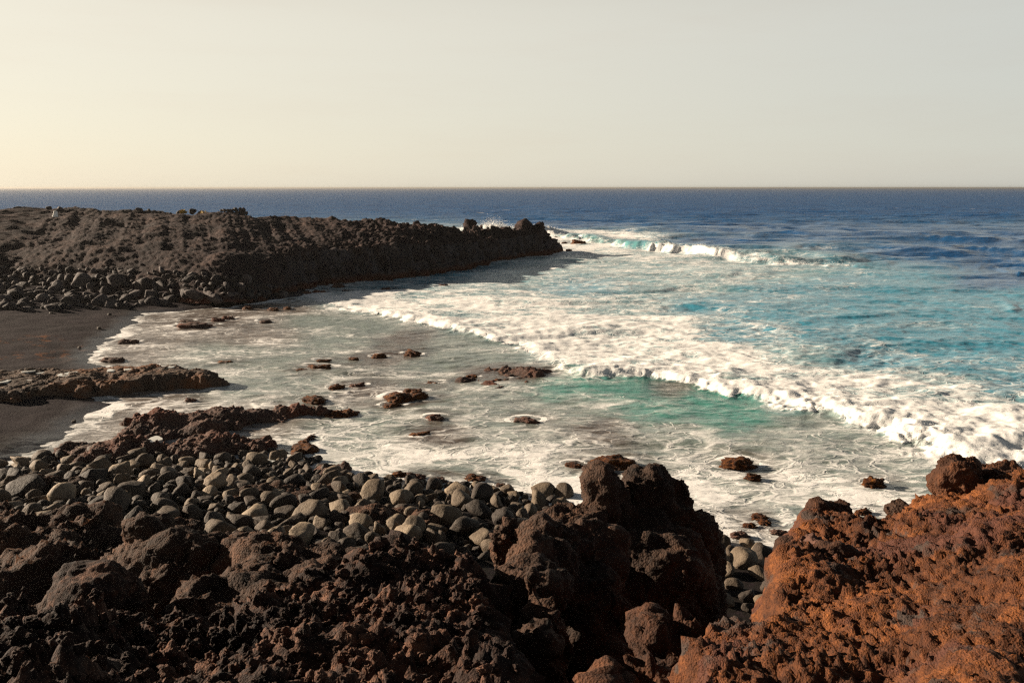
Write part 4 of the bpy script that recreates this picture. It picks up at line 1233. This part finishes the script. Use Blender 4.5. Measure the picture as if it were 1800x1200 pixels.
# ------------------------------------------------------------------ weed covered rocks in the water
for i, (u, v, wpx, lab) in enumerate(WR):
    p = at(u, v + 2, 0.05)
    r_ = wpx * pxm(p.y) * 0.58
    dark = any(s in lab for s in ('dark', 'boulder', 'stone'))
    me_ = WEED[i % 7]
    o = put('weed_rock', me_, (p.x, p.y, 0.02), (r_, r_ * (0.9 if 'flat' in lab or 'long' in lab else 1.05), r_ * (0.75 if 'flat' in lab or 'long' in lab else 1.15)), (0, 0, random.uniform(-.5, .5)), lab, 'rock', 'weed covered rocks in the water')
    if dark:
        o.material_slots[0].link = 'OBJECT'; o.material_slots[0].material = M_REEFDARK

# ------------------------------------------------------------------ talus under the headland
TP = []
hero_t = [(125, 535, 52, 'dark blocky boulder lying out on the black sand'), (268, 535, 34, 'dark boulder at the water edge below the talus'), (345, 522, 62, 'big lit boulder at the water end of the talus'),
          (378, 525, 48, 'brown boulder leaning on the big lit talus one'), (398, 517, 56, 'tall pale faced boulder in the talus front'), (302, 530, 40, 'flat boulder at the talus front near water'),
          (438, 523, 44, 'weedy rounded boulder at the right end of the talus'), (170, 528, 40, 'boulder with pale top at the talus foot'), (140, 500, 70, 'huge leaning slab high in the talus'),
          (255, 500, 60, 'grey slab in the middle of the talus'), (205, 500, 52, 'rounded grey boulder left of the grey slab'), (330, 518, 40, 'small tan boulder behind the big lit talus one')]
tpl = []
def put_talus(u, v, wpx, lab, k_):
    wpx = wpx * (0.62 if wpx > 38 else 0.9)
    h_ = hit(u, v)
    if h_ is None: return
    r_ = wpx * pxm(h_.y) * 0.52
    if any((h_ - a).length < 0.62 * (r_ + b) for a, b in tpl): return
    tpl.append((h_, r_))
    put('talus_boulder', TALUS[k_ % 10], (h_.x, h_.y, h_.z + r_ * 0.12), (r_ * 1.1, r_, r_ * random.uniform(.75, 1.0)), (random.uniform(-.35, .35), random.uniform(-.35, .35), random.uniform(0, 6.28)), lab, 'boulder', 'talus boulders under the headland')
for i, (u, v, wpx, lab) in enumerate(hero_t):
    put_talus(u, v, wpx, lab, i)
n_t = 0
for i in range(2200):
    u = random.uniform(-20, 500)
    lo = np.interp(u, [0, 250, 400, 540], [470, 472, 488, 508]); hi = np.interp(u, [0, 100, 250, 330, 540], [545, 546, 540, 528, 522])
    v = lo + (hi - lo) * random.random() ** 0.8
    wpx = random.choice((10, 12, 14, 16, 18, 21, 25, 30)) * (0.75 + 0.5 * (v - lo) / (hi - lo))
    zone = where(u, [60, 120, 180, 240, 300, 360, 420], ['far left', 'left of the sand boulder', 'above the sand boulder', 'by the pale topped one', 'under the grey slab', 'above the waterside', 'behind the big lit one', 'near the cliff'])
    hgt = where((v - lo) / (hi - lo), [.3, .55, .8], ['highest', 'upper', 'lower', 'lowest'])
    size = 'large' if wpx > 26 else ('medium' if wpx > 17 else 'small')
    b4 = len(tpl)
    put_talus(u, v, wpx, f'{size} grey brown talus rock, {hgt} row under the headland, {zone}', i)
    if len(tpl) > b4: n_t += 1
    if n_t >= 270: break
print('talus', n_t)
for (u, v, wpx, lab) in [(192, 554, 8, 'white pebble alone near the water end of the sand'), (175, 578, 10, 'pale pebble alone in the middle of the sand'), (140, 612, 7, 'pale pebble alone near the flat ledge'),
                         (90, 551, 9, 'white shell like stone left of the dark sand boulder'), (178, 538, 12, 'white stone at the talus foot by the sand'), (130, 741, 8, 'pale pebble by the near swash tip')]:
    h_ = hit(u, v)
    r_ = wpx * pxm(h_.y) * 0.5
    o = put('beach_pebble', BOULD[(u * 3) % 16], (h_.x, h_.y, h_.z + r_ * .2), r_, (0, 0, u), lab, 'pebble', 'lone pebbles on the sand')

# ------------------------------------------------------------------ clinker stones on the slope
BV_SL = BVHTree.FromPolygons([tuple(v) for v in LV], slope_polys[1])
csp = []
nC = 0
for i in range(6000):
    u = random.uniform(-30, 930); v = random.uniform(955, 1215)
    h_ = hit(u, v, BV_SL)
    if h_ is None or h_.z < 4.6 or h_.y > 8.6: continue
    if h_.x - float(ckx(np.array(h_.y))) > -0.05: continue
    wpx = random.choice((16, 20, 24, 28, 34, 42)) * (0.8 + 0.5 * (v - 955) / 245)
    r_ = wpx * pxm(h_.y) * 0.5
    if any((h_ - a).length < 0.95 * (r_ + b) for a, b in csp): continue
    csp.append((h_, r_))
    sc_ = (r_, r_ * random.uniform(.8, 1.1), r_ * random.uniform(.8, 1.25))
    rt_ = (random.uniform(-.6, .6), random.uniform(-.6, .6), random.uniform(0, 6.28))
    zone = where(v, [1010, 1060, 1110, 1160], ['along the crest', 'below the crest', 'midway', 'low down', 'at the bottom edge'])
    side = where(u, [110, 230, 350, 470, 590, 710, 800], ['far left', 'below the tan boulder', 'right of the tan boulder', 'left of middle', 'in the middle', 'right of middle', 'towards the crack', 'beside the black crack'])
    size = 'chunky' if wpx > 36 else ('medium' if wpx > 24 else 'small')
    put('clinker_stone', random.choice(CLINK), (h_.x, h_.y, h_.z + r_ * 0.35), sc_, rt_,
        f'{size} {shape_word(sc_, rt_)} brown clinker stone {zone} of slope, {side}', 'stone', 'clinker stones on the slope')
    nC += 1
    if nC >= 290: break
print('clinker', nC)

# ------------------------------------------------------------------ things on the headland
def head_rock(u, v, wpx, hpx, D, lab, seed, sq=.5):
    lumps('lava_pinnacle', [B(u, v, D, wpx, hpx, 1, sq), B(u, v + hpx * .5, D, wpx * 1.4, hpx * .9, 1, sq)], 0.16, seed, M_HEAD, lab, 'rock', 'lava blocks on the headland crest', amp=1.5, scale=3.2, smooth=1)
head_rock(933, 402, 34, 24, 118.5, 'highest knob of lava near the headland tip', 801)
head_rock(947, 408, 13, 22, 119, 'thin upright lava prong next to the highest knob', 802)
head_rock(915, 410, 26, 16, 117, 'stepped lava knob left of the highest one', 803)
head_rock(880, 412, 36, 24, 113, 'blocky lava shoulder midway along the headland tip', 804)
head_rock(824, 396, 13, 16, 113, 'lone pointed lava block on the skyline before the gap', 805)
for i, (u, v) in enumerate([(86, 364), (106, 365), (122, 368), (134, 369), (30, 362), (160, 369), (205, 370), (245, 366), (262, 368), (316, 370), (340, 369), (352, 371)]):
    p = pd(u, v + 3, 98)
    r_ = random.uniform(4.5, 7.5) * pxm(98)
    put('crest_boulder', TALUS[i % 10], p, (r_ * 1.1, r_, r_ * .9), (0, 0, i), f'dark boulder on the landward crest of the headland, skyline {["first","second","third","fourth","fifth","sixth","seventh","eighth","ninth","tenth","eleventh","twelfth"][i]}', 'boulder', 'boulders on the landward crest')

# dry stone wall
def stone_wall():
    p0, p1 = pd(382, 372, 97), pd(437, 372, 97)
    root = bpy.data.objects.new('stone_wall', None); COL.objects.link(root)
    g0 = drop(p0.x, p0.y)
    root.location = (p0.x, p0.y, g0.z)
    root['label'] = 'low dry stone wall with sloping ends on the headland skyline'; root['category'] = 'wall'
    n = 15
    top = 9.0 - 97 * 0.0247
    for i in range(n):
        t = i / (n - 1)
        X_ = p0.x + (p1.x - p0.x) * t
        gz_ = drop(X_, p0.y).z
        h_ = (top + 0.30 * t - gz_) * min(1, 0.45 + 4 * t, 0.15 + 5.5 * (1 - t))
        m = max(2, int(h_ / 0.30))
        for j in range(m):
            o = bpy.data.objects.new('stone', TALUS[(i * 3 + j) % 10]); COL.objects.link(o)
            o.parent = root
            o.location = (X_ - p0.x + random.uniform(-.06, .06), random.uniform(-.08, .08), gz_ - g0.z + (j + .4) * h_ / m)
            o.scale = (0.27, 0.30, h_ / m * .72)
            o.rotation_euler = (0, 0, random.uniform(-.4, .4))
stone_wall()

# yellow shrub: a tuft of many short leafy blades
def shrub(u, v, wpx, hpx, D, lab, seed):
    r = np.random.default_rng(seed)
    p = pd(u, v, D); s = pxm(D)
    n = 420
    V, F = [], []
    for i in range(n):
        a = r.uniform(0, 6.28); q = math.sqrt(r.uniform(0, 1))
        c = np.array([math.cos(a) * q * wpx * s * .5, math.sin(a) * q * wpx * s * .5, r.uniform(0, 1) * hpx * s * (1 - .7 * q * q)])
        d = np.array([r.normal(), r.normal(), r.uniform(.3, 1.2)]); d /= np.linalg.norm(d)
        e = np.cross(d, r.normal(size=3)); e /= np.linalg.norm(e)
        L_ = r.uniform(.10, .22); w_ = .05
        k0 = len(V)
        V += [c - e * w_, c + e * w_, c + d * L_ * .6 + e * w_ * .8, c + d * L_, c + d * L_ * .6 - e * w_ * .8]
        F += [(k0, k0 + 1, k0 + 2), (k0, k0 + 2, k0 + 4), (k0 + 4, k0 + 2, k0 + 3)]
    root = bpy.data.objects.new('shrub', None); COL.objects.link(root); root.location = (p.x, p.y, p.z - hpx * s * .5)
    root['label'] = lab; root['category'] = 'shrub'; root['group'] = 'yellow shrubs on the headland'
    k = N('shrub_yellow'); n1 = k.noise(k.pos(), 3, 3)
    m = k.out(k.ramp(n1, [(.3, (.20, .13, .02)), (.7, (.48, .30, .03))]), .7)
    o = link('foliage', mesh_from('foliage', np.array(V), np.array(F), False), m, root)
    st = []
    sv, sf = ICO[2]
    link('stem', mesh_from('stem', sv * np.array([.05, .05, .18]), sf), M_LAVA, root)
shrub(359, 376, 22, 9, 96, 'bright yellow shrub in front of the stone wall end', 5)
shrub(322, 372, 10, 6, 97, 'small yellow shrub left of the bright one', 6)

# small white painted cairn
def white_marker(u, v, D, hpx, lab):
    p = pd(u, v, D); s = pxm(D)
    root = bpy.data.objects.new('white_marker', None); COL.objects.link(root); root.location = p
    root['label'] = lab; root['category'] = 'marker'
    k = N('white_paint'); m = k.out(k.ramp(k.noise(k.pos(), 3, 3), [(.3, (.55, .53, .5)), (.6, (.8, .78, .74))]), .7)
    for j, (w_, h_, z_) in enumerate(((.30, .2, .0), (.24, .22, .2), (.2, .26, .42))):
        v_, f_ = ICO[3]
        vv = np.sign(v_) * np.abs(v_) ** .6 * np.array([w_, w_ * .8, h_ * .75]) * (1 + .1 * fbm(v_ * 2 + j, 2, j))[:, None]
        o = link('stone', mesh_from('stone', vv * (hpx * s / .7), f_), m, root); o.location = (0.03 * j, 0, z_ * hpx * s / .7)
white_marker(97, 380, 88, 10, 'small white painted cairn on the headland slope')

# ------------------------------------------------------------------ sea haze
def haze():
    x0, x1, y0, y1, z0, z1 = -26000, 26000, -400, 30500, -4.0, 12.0
    V = np.array([(a, b, c) for a in (x0, x1) for b in (y0, y1) for c in (z0, z1)], float)
    F = np.array([(0, 1, 3, 2), (4, 6, 7, 5), (0, 4, 5, 1), (2, 3, 7, 6), (0, 2, 6, 4), (1, 5, 7, 3)])
    m = bpy.data.materials.new('haze_air'); m.use_nodes = True
    t = m.node_tree
    t.nodes.remove(t.nodes['Principled BSDF'])
    v = t.nodes.new('ShaderNodeVolumePrincipled')
    v.inputs['Color'].default_value = (0.47, 0.455, 0.425, 1)
    v.inputs['Density'].default_value = 0.00016
    v.inputs['Anisotropy'].default_value = 0.55
    t.links.new(v.outputs[0], t.nodes['Material Output'].inputs['Volume'])
    link('haze', mesh_from('haze', V, F, False), m, kind='stuff', label='thin bright sea haze over the water', cat='haze')
haze()
SC.cycles.volume_bounces = 0
